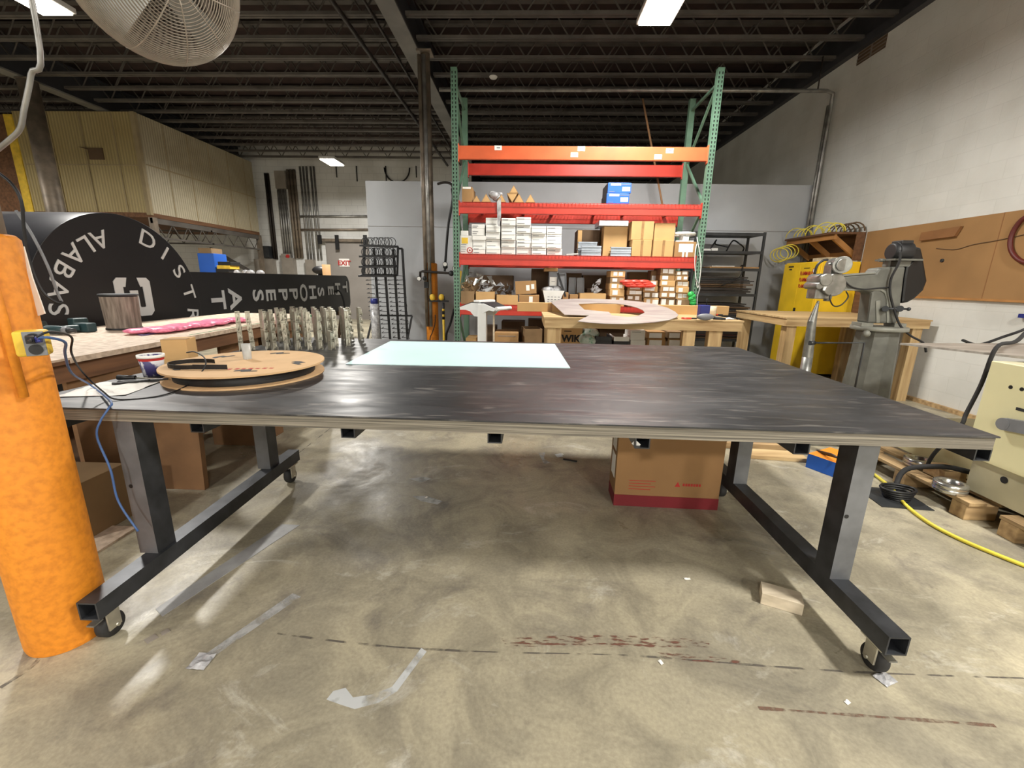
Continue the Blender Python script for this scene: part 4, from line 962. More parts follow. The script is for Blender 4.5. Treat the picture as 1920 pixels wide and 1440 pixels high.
t, (X0, X1, zt) = carton('tall tan box under the silver foil box on the middle shelf', 1131, 1176, 424.5, Z2, YS+.14, .4, CARD, yb=482)
carton('flat silver foil box on top of the tall tan box', 1123, 1179, 413, zt+.001, YS+.1, .42, FOIL, name='foil_box', yb=424)
channel('grey metal channel pair in front of the tall tan box', 1146, 1184, 462, Z2, YS-.02, 0, .15)
t, (X0, X1, zt) = carton('lower left brown carton of the block of four on the middle shelf', 1184.5, 1222, 450, Z2, YS, .4, CARD, yb=482, tape=1)
carton('upper left brown carton of the block of four on the middle shelf', 1184, 1226, 414.5, zt+.001, YS+.01, .4, CARD, yb=449, tape=1)
t, (X0, X1, zt) = carton('lower right brown carton of the block of four on the middle shelf', 1224.5, 1263, 450, Z2, YS, .4, CARD, yb=483, tape=1)
carton('upper right brown carton of the block of four on the middle shelf', 1227, 1266, 418, zt+.001, YS+.04, .4, CARD, yb=450)
t, (X0, X1, zt) = carton('brown carton with white paper at the right end of the middle shelf', 1265, 1305, 453, Z2, YS, .4, CARD2, yb=484, labels=((.18, .86, .32, .86, PAPER),))
fxm = (X0+X1)/2
f2 = thing('white_fan', 'white fan lying on the carton at the right end of the middle shelf', 'fan', (fxm, YS+.2, zt))
put('ring', MB().tube([(fxm+.165*math.cos(k*math.pi/16), YS+.19+.165*math.sin(k*math.pi/16), zt+.115) for k in range(32)], .022, 8, closed=True), WHITEP, f2)
put('hub', MB().cyl((fxm, YS+.19, zt+.07), (fxm, YS+.19, zt+.13), .05, n=20).box(fxm-.15, fxm+.15, YS+.18, YS+.2, zt+.09, zt+.1), WHITEP, f2)
put('stand', MB().box(fxm-.04, fxm+.04, YS+.02, YS+.2, zt+.002, zt+.07).box(fxm-.12, fxm+.12, YS+.05, YS+.3, zt+.001, zt+.02), WHITEP, f2)
solo('white_strap', MB().box(fxm-.04, fxm-.012, YS-.006, YS-.003, Z2, Z2+.1).box(fxm+.012, fxm+.04, YS-.006, YS-.003, Z2, Z2+.1), WHITEP, 'white straps hanging below the paper on the right end carton', 'strap')
solo('fan_cable', MB().tube(smooth_path([(fxm+.14, YS-.01, zt+.06), at(1308, 452, RY-.02), at(1313, 480, RY-.02), at(1314, 505, RY-.02), at(1308, 540, RY-.02), at(1303, 500, RY-.02), at(1304, 470, RY-.02), (fxm+.15, YS-.01, zt-.03)]), .006, 6), WHITEP, 'white cord hanging from the fan down the right rack upright', 'cable')
solo('small_metal_part', MB().obox(at(1062, 477.5, YS), at(1084, 476, YS), .05, .018), ALU, 'thin metal strip lying on the middle shelf left of the channels', 'metal part')
a = at(1205, 185, 7.53); b = at(1245, 400, 7.53); b = a+(b-a)*((a.z-.001)/(a.z-b.z))
solo('leaning_rod', MB().cyl(a, b, .016, n=8), OSB, 'long thin wooden rod leaning behind the rack', 'rod')

# lower shelf
carton('left open tan box with crumpled packing on the lower shelf', 864, 889, 546, Z1, YS, .35, CARD3, open_=True, yb=570)
carton('open tan box full of metal scraps on the lower shelf', 892, 927, 547, Z1, YS, .35, CARD, open_=True, yb=574)
carton('wide open tan box third from the left on the lower shelf', 931, 971, 553, Z1, YS-.005, .35, CARD, open_=True, yb=574)
t, (X0, X1, zt) = carton('brown box with pale label below the tilted box on the lower shelf', 973, 1011, 553, Z1, YS+.02, .36, CARD2, yb=570, labels=((.5, .68, .1, .85, PAPER),))
a = at(966, 545, YS)
tl = thing('cardboard_box', 'tilted brown box with two pale labels on the lower shelf', 'box', ((a.x+at(1006, 540, YS).x)/2, YS+.2, zt))
mb = MB().box(a.x, a.x+.31, YS+.03, YS+.36, zt+.012, zt+.2); put('body', mb.tilt((a.x+.15, YS+.2, zt+.1), -.06, 'Y'), CARD2, tl, bevel=.003)
put('paper_label', MB().box(a.x+.16, a.x+.21, YS+.0285, YS+.0297, zt+.06, zt+.14).box(a.x+.235, a.x+.28, YS+.0285, YS+.0297, zt+.08, zt+.15).tilt((a.x+.15, YS+.2, zt+.1), -.06, 'Y'), PAPER, tl)
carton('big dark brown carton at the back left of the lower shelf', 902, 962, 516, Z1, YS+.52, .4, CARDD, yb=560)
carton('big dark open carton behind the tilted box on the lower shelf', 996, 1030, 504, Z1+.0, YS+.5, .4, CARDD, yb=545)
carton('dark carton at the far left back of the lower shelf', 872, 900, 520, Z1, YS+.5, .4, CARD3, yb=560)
def scrap(name, label, x0, x1, y0, y1, Y, mt, seed, n=10, cat='packing'):
    rd = random.Random(seed); mb = MB()
    for i in range(n):
        q = at(rd.uniform(x0, x1), rd.uniform(y0, y1), Y+rd.uniform(0, .2)); r = rd.uniform(.025, .06)
        pts = [q+Vector((r*rd.uniform(-1.4, 1.4), r*rd.uniform(-.6, .6), r*rd.uniform(-1.2, 1.2))) for k in range(4)]
        mb.add(pts, [(0, 1, 2), (0, 2, 3), (0, 3, 1), (1, 3, 2)])
    return solo(name, mb, mt, label, cat, kind='stuff')
scrap('metal_scraps', 'shiny crumpled metal scraps in the open box on the lower shelf', 896, 923, 524, 547, YS+.06, FOIL, 5, 34, 'scraps')
scrap('crumpled_packing', 'crumpled brown packing in the left box of the lower shelf', 868, 886, 526, 547, YS+.06, CARD3, 6, 18)
scrap('metal_scraps', 'dark crumpled scraps piled behind the left boxes of the lower shelf', 876, 904, 513, 530, YS+.36, ALU, 8, 20, 'scraps')
scrap('plastic_scraps', 'grey plastic strips in the wide open box of the lower shelf', 930, 966, 532, 553, YS+.06, GREYP, 7, 20, 'scraps')
solo('yellow_stick', MB().obox(at(861, 535, YS+.1), at(864, 508, YS+.1), .03, .02), YELLOWP, 'short yellow stick leaning by the left rack upright', 'stick')
wb = thing('white_bin', 'white perforated plastic bin on the lower shelf', 'bin', (at(1040, 560, YS).x, YS+.15, Z1))
a = at(1020, 560, YS); b = at(1050, 560, YS); zt = at(1035, 545, YS).z
put('bin_body', MB().add([(a.x+.03, YS, Z1), (b.x-.03, YS, Z1), (b.x-.03, YS+.3, Z1), (a.x+.03, YS+.3, Z1), (a.x-.02, YS-.02, zt), (b.x+.06, YS-.02, zt), (b.x+.06, YS+.34, zt), (a.x-.02, YS+.34, zt)], [(3, 2, 1, 0), (4, 5, 6, 7), (0, 1, 5, 4), (1, 2, 6, 5), (2, 3, 7, 6), (3, 0, 4, 7)]), WHITEP, wb)
put('vent_slot', [mb_ := MB(), [mb_.box(a.x+.05+.05*i, a.x+.08+.05*i, YS-.012, YS-.004, Z1+.05+.035*k, Z1+.058+.035*k) for i in range(4) for k in range(4)]][0], GREYP, wb)
put('contents', MB().sphere((a.x+.06, YS+.12, zt+.01), .07, (1.5, 1, .7), 8).sphere((a.x+.2, YS+.14, zt+.02), .07, (1.3, 1, .8), 8), PLASTICBAG, wb)
t, (X0, X1, zt) = carton('grey bin with white printed label hanging under the middle beam', 1029, 1046, 509, Z1+.26, YS+.14, .3, GREYP, name='storage_bin', cat='bin', yb=534, labels=((.1, .9, .1, .65, PAPER),), lines=((.3, .7, .35),))
carton('tan box under the grey labelled bin', 1026, 1050, 534.5, Z1, YS+.4, .3, CARD3, yb=560)
carton('tan flat box wedged above the grey labelled bin', 1020, 1046, 502, zt+.001, YS+.12, .3, CARD2, yb=508)
a = at(1046, 505, YS+.05); solo('black_bar', MB().obox((a.x, YS+.06, zt-.02), (a.x+.13, YS+.06, Z1+.13), .03, .03), BLACK, 'slanted black and white bar leaning right of the labelled bin', 'bar')
for i, (x0, x1, yt, yb) in enumerate(((1050, 1065, 512, 535), (1067, 1080, 520, 548), (1084, 1098, 521, 541))):
    q = carton('stand for tray', x0, x1, yb+.5, Z1, YS+.3, .25, CARDD, yb=560)[0] if 0 else None
    a = at(x0, yt, YS+.3); b = at(x1, yt, YS+.3)
    solo('grey_tray', MB().box(a.x, b.x, YS+.3, YS+.33, Z1, a.z).box(a.x, a.x+.01, YS+.28, YS+.3, Z1, a.z).box(b.x-.01, b.x, YS+.28, YS+.3, Z1, a.z).box(a.x, b.x, YS+.28, YS+.3, a.z-.01, a.z).tilt((a.x, YS+.3, Z1), -.06*abs(i-1), 'Y'), GREYP, 'upright grey plastic tray behind the lower shelf boxes, %s from the left' % ORD[i], 'tray', 'upright grey trays on the lower shelf')
scrap('plastic_scraps', 'clear plastic pieces on the lower shelf right of the grey trays', 1104, 1124, 526, 546, YS+.2, PLASTICBAG, 15, 16, 'scraps')
carton('long low tan tray box at the middle of the lower shelf', 1087, 1136, 550, Z1, YS-.015, .4, CARD, open_=True, yb=572)
carton('dark open carton behind the long tray box on the lower shelf', 1100, 1130, 541, Z1, YS+.42, .3, CARDD, yb=572)
for i, (x0, x1, yt, yb) in enumerate(((1055, 1066, 548, 562), (1068, 1084, 552, 565))):
    carton('tiny brown box right of the white bin, %s' % ('left one' if i == 0 else 'right one'), x0, x1, yt, Z1, YS+.05, .15, CARD2, yb=yb)

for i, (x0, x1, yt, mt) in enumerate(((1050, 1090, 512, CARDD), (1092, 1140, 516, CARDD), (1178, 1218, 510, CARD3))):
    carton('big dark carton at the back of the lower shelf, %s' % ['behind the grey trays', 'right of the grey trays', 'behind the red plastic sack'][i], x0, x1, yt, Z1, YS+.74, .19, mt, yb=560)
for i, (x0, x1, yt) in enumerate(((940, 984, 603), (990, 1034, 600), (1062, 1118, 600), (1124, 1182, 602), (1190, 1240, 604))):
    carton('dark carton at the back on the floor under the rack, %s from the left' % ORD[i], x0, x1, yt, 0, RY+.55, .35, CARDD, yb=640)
# stacks of small labelled cartons
STK = [(1144, 1172, [572, 556, 543, 531.5, 520, 508], 0, .34), (1176, 1205, [572, 564, 554, 544, 537], .05, .3), (1206, 1234, [572, 559, 548, 536.5, 526], .02, .34), (1219, 1238, [538, 507], .22, .2),
       (1238, 1266, [572, 559, 548, 537, 526, 515.5, 503], 0, .36), (1267.5, 1292, [572, 561, 549.5, 538.5, 527, 517, 508], .01, .36)]
rd = random.Random(21)
for ci, (x0, x1, ys, off, dep) in enumerate(STK):
    zb = Z1
    for ri in range(len(ys)-1):
        if ci == 3: pass
        j = rd.uniform(-1.3, 1.3); lb1 = []
        for k in range(rd.choice((1, 2, 2))):
            u = rd.uniform(.05, .2)+.45*k; lb1.append((u, u+rd.uniform(.25, .4), .15+rd.random()*.15, .8+.1*rd.random(), PAPER if rd.random() < .8 else WHITEBOX))
        t, (X0, X1, zt) = carton('small brown carton, %s up in the %s labelled carton stack from left, lower shelf' % (ORD[ri], ORD[ci]), x0+j, x1+j, ys[ri+1], zb, YS+off+rd.uniform(-.01, .02), dep, [CARD2, CARD, CARD3][rd.randrange(3)], yb=ys[ri], grp='small labelled cartons on the lower shelf', labels=lb1)
        zb = zt+.001
mb = MB(); rd = random.Random(3)
for k in range(9):
    q = at(1176+k*5, 527+2*(k % 3), YS-.01); mb.sphere(q+Vector((0, 0, -.01-.012*(k % 3))), .075, (1.5, .8, .42), 10)
solo('red_plastic_sack', mb, REDPLASTIC, 'red plastic sack lying on the small cartons of the lower shelf', 'sack')
mb = MB()
for k in range(5): q = at(1293+rd.uniform(0, 10), 552+4*k, RY-.06); mb.sphere(q, .05, (1, .8, .9), 8)
solo('green_plastic_wrap', mb, GREENP, 'bright green plastic wrap hanging at the right rack upright', 'plastic wrap')
solo('clear_plastic_strip', MB().tube(smooth_path([at(1303, 520, RY-.03), at(1312, 538, RY-.03), at(1308, 556, RY-.03), at(1306, 590, RY-.03)]), .008, 6), PLASTICBAG, 'clear plastic strip hanging beside the green wrap', 'plastic strip')

# floor level under the rack
def floorbox(label, x0, x1, yt, Y, dep, mt, **k): return carton(label, x0, x1, yt, 0, Y, dep, mt, yb=640, **k)
floorbox('tan printed box on the floor under the rack, left of the open one', 927, 972, 624, 6.3, .45, CARD2, lines=((.15, .9, .93),))
t, q_ = floorbox('pale tan open box with flap on the floor under the rack', 980, 1013, 617, 6.3, .42, CARD3, open_=True, rz=.15)
floorbox('small tan box on the floor under the left rack upright', 873, 893, 634, 6.55, .4, CARD)
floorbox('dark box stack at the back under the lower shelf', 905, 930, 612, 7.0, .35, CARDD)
0 and solo('dark_paper_sheet', MB().poly([(at(916, 598, 6.6).x, 6.6, .0), (at(945, 640, 6.6).x, 6.6, 0), (at(940, 620, 6.6).x, 6.9, .8), (at(916, 598, 6.6).x, 6.9, .9)], (.01, 0, .0)), DGREY, 'dark grey sheet leaning under the lower shelf', 'sheet')
t, (X0, X1, zt) = floorbox('brown carton printed WIK under the wooden bench', 1052, 1092, 615, 5.95, .3, CARD, rz=0)
put('print', MB().text('WIK', .13, ((X0+X1)/2-.01, 5.948, zt-.15), (1, 0, -.0), (0, 0, 1), .002, .006), INK, t)
put('print', MB().box(X0+.04, X0+.14, 5.947, 5.949, zt-.05, zt-.04), INK, t)
bag = MB(); rd = random.Random(30)
for k in range(9): q = at(1101+rd.uniform(-2, 7), 640, 5.9); bag.sphere((q.x, 5.9+rd.uniform(0, .2), .68+rd.uniform(-.03, .06)), rd.uniform(.07, .11), (1.2, 1, .8), 8)
solo('plastic_sack', bag, M('white_green_bag', (208, 224, 216), .35, 0, .15, 20, .4, (120, 170, 150), lo=.5, hi=.6), 'white and green plastic sacks heaped under the bench', 'sack')
solo('sack_support_box', MB().box(at(1094, 640, 5.9).x, at(1115, 640, 5.9).x, 5.86, 6.2, 0, .56), CARDD, 'dark box under the plastic sacks below the bench', 'box')
for i, (x0, x1) in enumerate(((1117, 1147), (1151, 1180))):
    a = at(x0, 640, 5.85); b = at(x1, 640, 5.85); zt = .6
    solo('grey_box', MB().box(a.x, b.x, 5.85, 6.2, 0, zt), CARD3, 'grey brown box below the black trays under the bench, %s' % ('left' if i == 0 else 'right'), 'box')
    for k in range(2):
        solo('black_tray', MB().box(a.x, b.x, 5.85, 6.2, zt+.001+.062*k, zt+.012+.062*k).box(a.x, b.x, 5.85, 5.86, zt+.012+.062*k, zt+.06+.062*k).box(a.x, a.x+.01, 5.86, 6.2, zt+.012+.062*k, zt+.06+.062*k).box(b.x-.01, b.x, 5.86, 6.2, zt+.012+.062*k, zt+.06+.062*k), [BLACK, WHITEP][k] if i else [BLACK, DGREY][k], '%s tray of the %s tray stack under the bench' % (['lower', 'upper'][k], ['left', 'right'][i]), 'tray', 'trays under the bench')
zb = 0
for r_, (yt, h) in enumerate(((638, 0), (619, 0))):
    t, (X0, X1, zt) = carton('white box under the bench, %s of the pair' % ('lower' if r_ == 0 else 'upper'), 1182, 1210, yt, zb, 5.85, .35, WHITEBOX, name='white_carton', yb=yt+15, lines=((.1, .7, .8),)); zb = zt+.001
for ci, (x0, x1) in enumerate(((1214, 1248), (1252, 1281))):
    zb = 0
    for r_, yt in enumerate((650, 635, 622)):
        t, (X0, X1, zt) = carton('brown and white box, %s from bottom of the %s stack under the bench' % (ORD[r_], ['left', 'right'][ci]), x0, x1, yt, zb, 5.88, .3, [CARD2, CARD3][ci], yb=yt+10, labels=((.1, .8, .1, .8, WHITEBOX),)); zb = zt+.001

# long cartons on the back of the wooden bench
a = at(970, 575, 5.72); b = at(1163, 578, 5.72)
lc = thing('long_carton', 'long flat tan carton lying at the back of the wooden bench', 'box', ((a.x+b.x)/2, 5.77, 1.05))
put('body', MB().box(a.x, b.x, 5.7, 5.82, 1.0505, 1.165), CARD, lc, bevel=.003); put('tape', MB().box(a.x+.4, a.x+.46, 5.6985, 5.6998, 1.054, 1.164), TAPE, lc)
a = at(1232, 577, 5.72); b = at(1366, 578, 5.72)
lc = thing('long_carton', 'second long flat tan carton on the bench behind the tools', 'box', ((a.x+b.x)/2, 5.77, 1.05))
put('body', MB().box(a.x, b.x, 5.7, 5.82, 1.0505, 1.165), CARD, lc, bevel=.003); put('tape', MB().box(b.x-.4, b.x-.34, 5.6985, 5.6998, 1.054, 1.164), TAPE, lc)
solo('wood_block', MB().cyl((2.335, 5.56, 1.0505), (2.335, 5.56, 1.17), .06, n=7), SCRAPWOOD, 'pale wood block at the right end of the bench carton', 'block')

# wooden bench with the flat metal letter
wbn = thing('wooden_bench', 'pine workbench in front of the rack with a flat metal shape on it', 'bench', (1.3, 5.36, 0))
x0, x1, y0, y1 = .2, 2.41, 4.88, 5.85
put('bench_top', MB().box(x0-.01, x1+.01, y0-.01, y1, 1.032, 1.05), CARD if 0 else PINE_X, wbn)
put('front_apron', MB().box(x0, x1, y0, y0+.038, .93, 1.032), PINE_X, wbn)
put('rear_apron', MB().box(x0, x1, y1-.05, y1-.012, .93, 1.032), PINE_X, wbn)
for x in (x0, x1-.038): put('side_apron', MB().box(x, x+.038, y0+.038, y1-.05, .93, 1.032), PINE_Y, wbn)
for x in (x0+.04, x1-.34):
    for y in (y0+.04, y1-.14): put('leg', MB().box(x, x+.15, y, y+.038, 0, .93).box(x, x+.038, y+.038, y+.09, 0, .93), PINE_Z, wbn)
put('leg', MB().box(1.78, 1.92, y0+.04, y0+.078, 0, .93), PINE_Z, wbn)
# flat metal shape, rear edge resting on the long carton
def tpl(px, py):         # plane through the bench edge (y 5.2, z 1.02) and the carton top (y 6.1, z 1.118)
    n = Vector((0, -(1.168-1.0605)/(5.7-4.87), 1)); p0 = Vector((0, 4.87, 1.0605)); r = _ray(px, py)
    return O3 + r*((p0-O3).dot(n)/r.dot(n))
def zz(x, y): return tpl(1000+x/5.647, 500+y/5.647)
outer = [(192, 385), (290, 350), (450, 344), (700, 346), (950, 357), (1130, 375), (1290, 402), (1420, 440), (1500, 480), (1535, 515), (1515, 540), (1440, 568), (1300, 590), (1130, 604), (950, 610), (760, 607), (600, 597), (470, 582), (590, 520), (330, 512)]
hole = [(475, 398), (540, 460), (800, 484), (830, 520), (1000, 538), (1110, 525), (1180, 490), (1160, 465), (1090, 435), (980, 408), (860, 393), (680, 390)]
def ring_fill(out, inn, th, mt):
    cu = bpy.data.curves.new('s', 'CURVE'); cu.dimensions = '2D'; cu.fill_mode = 'BOTH'
    o0 = zz(900, 480); ex = Vector((1, 0, 0)); n = Vector((0, -(1.168-1.0605)/(5.7-4.87), 1)).normalized(); ey = n.cross(ex)
    for lp in (out, inn):
        sp_ = cu.splines.new('POLY'); sp_.points.add(len(lp)-1); sp_.use_cyclic_u = True
        for pt, (x, y) in zip(sp_.points, lp): v = zz(x, y)-o0; pt.co = (v.dot(ex), v.dot(ey), 0, 1)
    cu.extrude = th/2
    ob = bpy.data.objects.new('s', cu); COL.objects.link(ob); dg = bpy.context.evaluated_depsgraph_get(); dg.update()
    me = bpy.data.meshes.new_from_object(ob.evaluated_get(dg)); mb = MB()
    mb.add([o0+ex*v.co.x+ey*v.co.y+n*(v.co.z+th/2) for v in me.vertices], [list(p.vertices) for p in me.polygons])
    bpy.data.objects.remove(ob); return mb
solo('metal_letter', ring_fill(outer, hole, .006, ALUSHEET), ALUSHEET, 'large flat aluminium ring shape propped on the wooden bench', 'metal sheet')

# things on the right of the bench
q = atz(1322, 598, 1.051); rq = thing('blue_radio', 'dark blue box with antenna standing on the wooden bench', 'radio', (q.x, q.y, 1.05))
put('body', MB().box(q.x-.055, q.x+.055, q.y+.02, q.y+.12, 1.0505, 1.205), BLUED, rq, bevel=.008)
put('antenna', MB().cyl((q.x+.02, q.y+.06, 1.205), (q.x+.02, q.y+.06, 1.28), .004, n=8), BLACK, rq)
q = atz(1322, 600, 1.051); gt = thing('grey_power_tool', 'grey power tool lying on the bench in front of the blue box', 'tool', (q.x, q.y-.05, 1.05))
put('tool_body', MB().sphere((q.x-.02, q.y-.05, 1.0885), .038, (2.6, 1, 1), 12), GREYP, gt)
put('tool_nose', MB().cyl((q.x+.07, q.y-.05, 1.08), (q.x+.2, q.y-.05, 1.07), .02, .012, 12), DGREY, gt)
for i, (x, y, mt, lab) in enumerate(((1296, 599, REDPLASTIC, 'red handled pliers on the bench left of the grey tool'), (1346, 592, REDPLASTIC, 'red handled cutters on the bench right of the blue box'))):
    q = atz(x, y, 1.0505); g = thing('hand_pliers', lab, 'pliers', (q.x, q.y, 1.05))
    put('handle', MB().tube([q+Vector((0, 0, .012)), q+Vector((-.1, -.03, .012))], .009, 8).tube([q+Vector((0, 0, .012)), q+Vector((-.1, .03, .012))], .009, 8), mt, g)
    put('jaw', MB().obox(q+Vector((0, 0, .012)), q+Vector((.06, .005, .012)), .02, .014), DGREY, g)
solo('white_rag', crumple(2.27, 2.39, 5.0, 5.1, 1.0515, .03, 5, 9), PAPER, 'small white rag at the right end of the wooden bench', 'rag')

# white mast with curved tray
q = at(893, 640, 5.6); ms = thing('white_mast_stand', 'white stand with a curved grey topped tray in front of the rack', 'stand', (q.x, 5.6, 0))
xm = at(904, 600, 5.6).x
put('mast', MB().box(xm-.055, xm+.055, 5.55, 5.72, .03, 1.15), WHITEM, ms, bevel=.008)
put('base', MB().box(xm-.25, xm+.25, 5.45, 5.95, 0, .03), WHITEM, ms, bevel=.006)
def arcp(y): return [(xm-.3, y, 1.05), (xm-.2, y, 1.055), (xm-.12, y, 1.04), (xm-.05, y, .98), (xm+.05, y, .98), (xm+.12, y, 1.04), (xm+.2, y, 1.07), (xm+.28, y, 1.06), (xm+.31, y, 1.09), (xm+.1, y, 1.15), (xm-.1, y, 1.15), (xm-.31, y, 1.085)]
PV = (xm, 5.7, 0)
put('tray_side', MB().poly(arcp(5.58), (0, .02, 0)).rot(PV, -.6), WHITEM, ms); put('tray_side', MB().poly(arcp(5.86), (0, .02, 0)).rot(PV, -.6), WHITEM, ms)
put('tray_top', MB().poly([(xm-.31, 5.6, 1.088), (xm-.1, 5.6, 1.153), (xm+.1, 5.6, 1.153), (xm+.31, 5.6, 1.092), (xm+.31, 5.6, 1.10), (xm+.1, 5.6, 1.165), (xm-.1, 5.6, 1.165), (xm-.31, 5.6, 1.098)], (0, .26, 0)).rot(PV, -.6), DGREY, ms, label='dark grey tray top')
put('tray_rib', MB().box(xm-.05, xm+.05, 5.57, 5.9, 1.16, 1.19).rot(PV, -.6), WHITEM, ms, bevel=.006)
put('tray_lip', MB().cyl((xm+.32, 5.58, 1.095), (xm+.32, 5.88, 1.095), .024, n=14).rot(PV, -.6), WHITEM, ms)
solo('white_strip', MB().box(xm+.13, xm+.15, 5.75, 5.79, 0, 1.03), SCRAPWOOD, 'thin pale upright strip behind the white stand', 'strip')

# ------------------------------------------------------------------ wire display rack by the partition
wr = thing('wire_display_rack', 'black wire display rack with loops leaning at the grey partition', 'display rack', (-2.4, 7.9, 0))
YW = 7.7
def w4(x, y): return at(660+x/4, 300+y/4, YW)
for (xa, ya, xb, yb) in ((165, 660, 212, 1340), (235, 665, 286, 1340), (310, 668, 352, 1340), (377, 665, 416, 1340)):
    a = w4(xa, ya); b = w4(xb, yb); g = b + (b-a)*(b.z/(a.z-b.z)); put('post', MB().obox(a, (g.x, g.y, .004), .035, .035, up=(0, 1, 0)), BLACK, wr)
bk = MB()
for (p, q_) in (((95, 640), (345, 650)), ((92, 720), (343, 722)), ((90, 795), (342, 795)), ((85, 862), (340, 864))):
    a, b = w4(*p), w4(*q_); bk.obox(a, b, .03, .035).obox(a-Vector((0, .22, .02)), b-Vector((0, .22, .02)), .02, .03).obox(a, a-Vector((0, .22, .02)), .02, .03).obox(b, b-Vector((0, .22, .02)), .02, .03)
bk.obox(w4(95, 600), w4(85, 865), .04, .04, up=(0, 1, 0)).obox(w4(345, 650), w4(340, 864), .03, .03, up=(0, 1, 0)).obox(w4(350, 665), w4(378, 665), .03, .03)
put('basket', bk, BLACK, wr)
lp = MB()
for ry in (620, 695, 770, 835):
    for cx in (130, 175, 215, 255, 300):
        for dx in (-14, 12):
            c = w4(cx+dx, ry); lp.tube([c+Vector((.07*math.cos(k*math.pi/6), -.1, .075*math.sin(k*math.pi/6))) for k in range(12)], .006, 5, closed=True)
put('wire_hoop', lp, BLACK, wr)
lp = MB()
for k in range(8):
    for cx in (160, 240, 320, 385):
        c = w4(cx+k*6, 885+k*65); lp.tube([c+Vector((-.09, -.0, .05)), c+Vector((-.09, -.13, .04)), c+Vector((.05, -.14, .03)), c+Vector((.06, -.13, -.03)), c+Vector((-.09, -.12, -.04)), c+Vector((-.1, 0, -.03))], .006, 5)
put('card_loop', lp, BLACK, wr)
a, b = w4(160, 1165), w4(450, 1168)
fr = MB().obox(a, b, .03, .03)
for p, e in ((a, w4(128, 1340)), (b, w4(425, 1340))): g = e+(e-p)*(e.z/(p.z-e.z)); fr.obox(p, (g.x, g.y-.15, .003), .03, .03, up=(0, 1, 0))
put('base_frame', fr, BLACK, wr)
a = w4(210, 1050); b = w4(215, 1340)
wt = thing('wrapped_tube', 'clear plastic wrapped tube with blue end standing in the wire rack', 'tube', (a.x, YW-.3, 0))
put('tube_body', MB().cyl((a.x, YW-.3, .003), (a.x, YW-.3, a.z-.05), .075, n=14), PLASTICBAG, wt); put('blue_end', MB().cyl((a.x, YW-.3, a.z-.05), (a.x, YW-.3, a.z+.04), .06, n=14), BLUED, wt)

# pipes, gauges and hoses on the far column
YC = 7.76
def c4(x, y, Y=YC): return at(660+x/4, 300+y/4, Y)
gp = thing('gas_pipe', 'dark gas pipe with valves and gauges across the far column', 'pipe', c4(610, 840))
put('pipe_run', MB().tube([c4(*p_, YC-.06) for p_ in ((512, 905), (512, 840), (530, 835), (600, 840), (740, 850), (755, 848))], .022, 8), PIPED, gp)
for x, y in ((505, 890), (780, 815), (700, 782)):
    p = c4(x, y, YC-.1); gz = put('gauge', MB().cyl(p, p-Vector((0, .03, 0)), .042 if x != 780 else .06, n=20), BLACK, gp); put('dial', MB().cyl(p-Vector((0, .03, 0)), p-Vector((0, .034, 0)), .034 if x != 780 else .05, n=20), WHITEP, gz)
for x, y, r_ in ((745, 850, .05), (545, 888, .04)): put('valve', MB().sphere(c4(x, y, YC-.06), r_, n=10), DGREY, gp)
put('valve', MB().sphere(c4(700, 800), .045, n=10).tube([c4(700, 800), c4(695, 835)], .018, 8), DGREY, gp)
put('valve_box', MB().box(c4(545, 920).x, c4(575, 920).x, YC-.05, YC, c4(560, 960).z, c4(560, 915).z), DGREY, gp)
for i, (xs, r_) in enumerate(((535, .03), (558, .03))):
    a = c4(xs, 0); b = c4(xs+34, 840)
    solo('riser_pipe', MB().tube([(a.x-.02*(1-i), YC-.0, .6), (a.x-.02*(1-i), YC-.0, 4.9)], r_, 10), PIPEG if i else COLSTEEL, 'vertical pipe beside the far column, %s' % ['left one', 'right one'][i], 'pipe')
solo('black_hose', MB().tube(smooth_path([c4(750, 215), c4(755, 300), c4(725, 470), c4(712, 600), c4(700, 770)]), .022, 8), BLACK, 'black hose hanging from above to the gas valve', 'hose')
solo('black_hose', MB().tube(smooth_path([c4(640, 180), c4(700, 168), c4(748, 185), c4(757, 230)]), .02, 8), PIPED, 'dark hose end arching over the partition beside the rack', 'hose')
solo('black_hose', MB().tube(smooth_path([c4(765, 1120), c4(740, 1220), c4(712, 1290), c4(705, 1345), c4(700, 1420), (c4(700, 1420).x, YC, .025)]), .02, 8), BLACK, 'black hose drooping at floor level by the rack upright', 'hose')
solo('thin_cable', MB().tube(smooth_path([c4(625, 1160), c4(622, 1230), c4(600, 1300), c4(585, 1345), (c4(585, 1345).x, c4(585, 1345).y, .01)], 5), .009, 6), BLACK, 'thin black cable on the orange column base', 'cable')
for i, x in enumerate((603, 672)):
    p = c4(x, 1030, YC-.06)
    cl = thing('bar_clamp', '%s yellow handled bar clamp on the far column' % ['left', 'right'][i], 'clamp', p)
    put('handle', MB().sphere(p, .055, (1, .7, 1.1), 10), YELLOWP, cl); put('bar', MB().obox(c4(575+60*i, 1055, YC-.06), c4(665+60*i, 1060, YC-.06), .025, .03).obox(c4(578+110*i, 1020, YC-.06), c4(585+110*i, 1060, YC-.06), .025, .03, up=(0, 1, 0)), BLACK, cl)
a = c4(685, 1090, YC-.1)
yp = thing('striped_pole', 'yellow and black pole standing right of the far column', 'pole', (a.x, a.y, 0))
put('pole', MB().cyl((a.x, a.y, .002), (a.x, a.y, a.z-.25), .022, n=10), YELLOWP, yp); put('black_top', MB().cyl((a.x, a.y, a.z-.25), (a.x, a.y, a.z+.05), .022, n=10), BLACK, yp)
put('yellow_ring', MB().cyl((a.x, a.y, a.z-.2), (a.x, a.y, a.z-.16), .024, n=10).cyl((a.x, a.y, a.z-.1), (a.x, a.y, a.z-.06), .024, n=10), YELLOWP, yp)

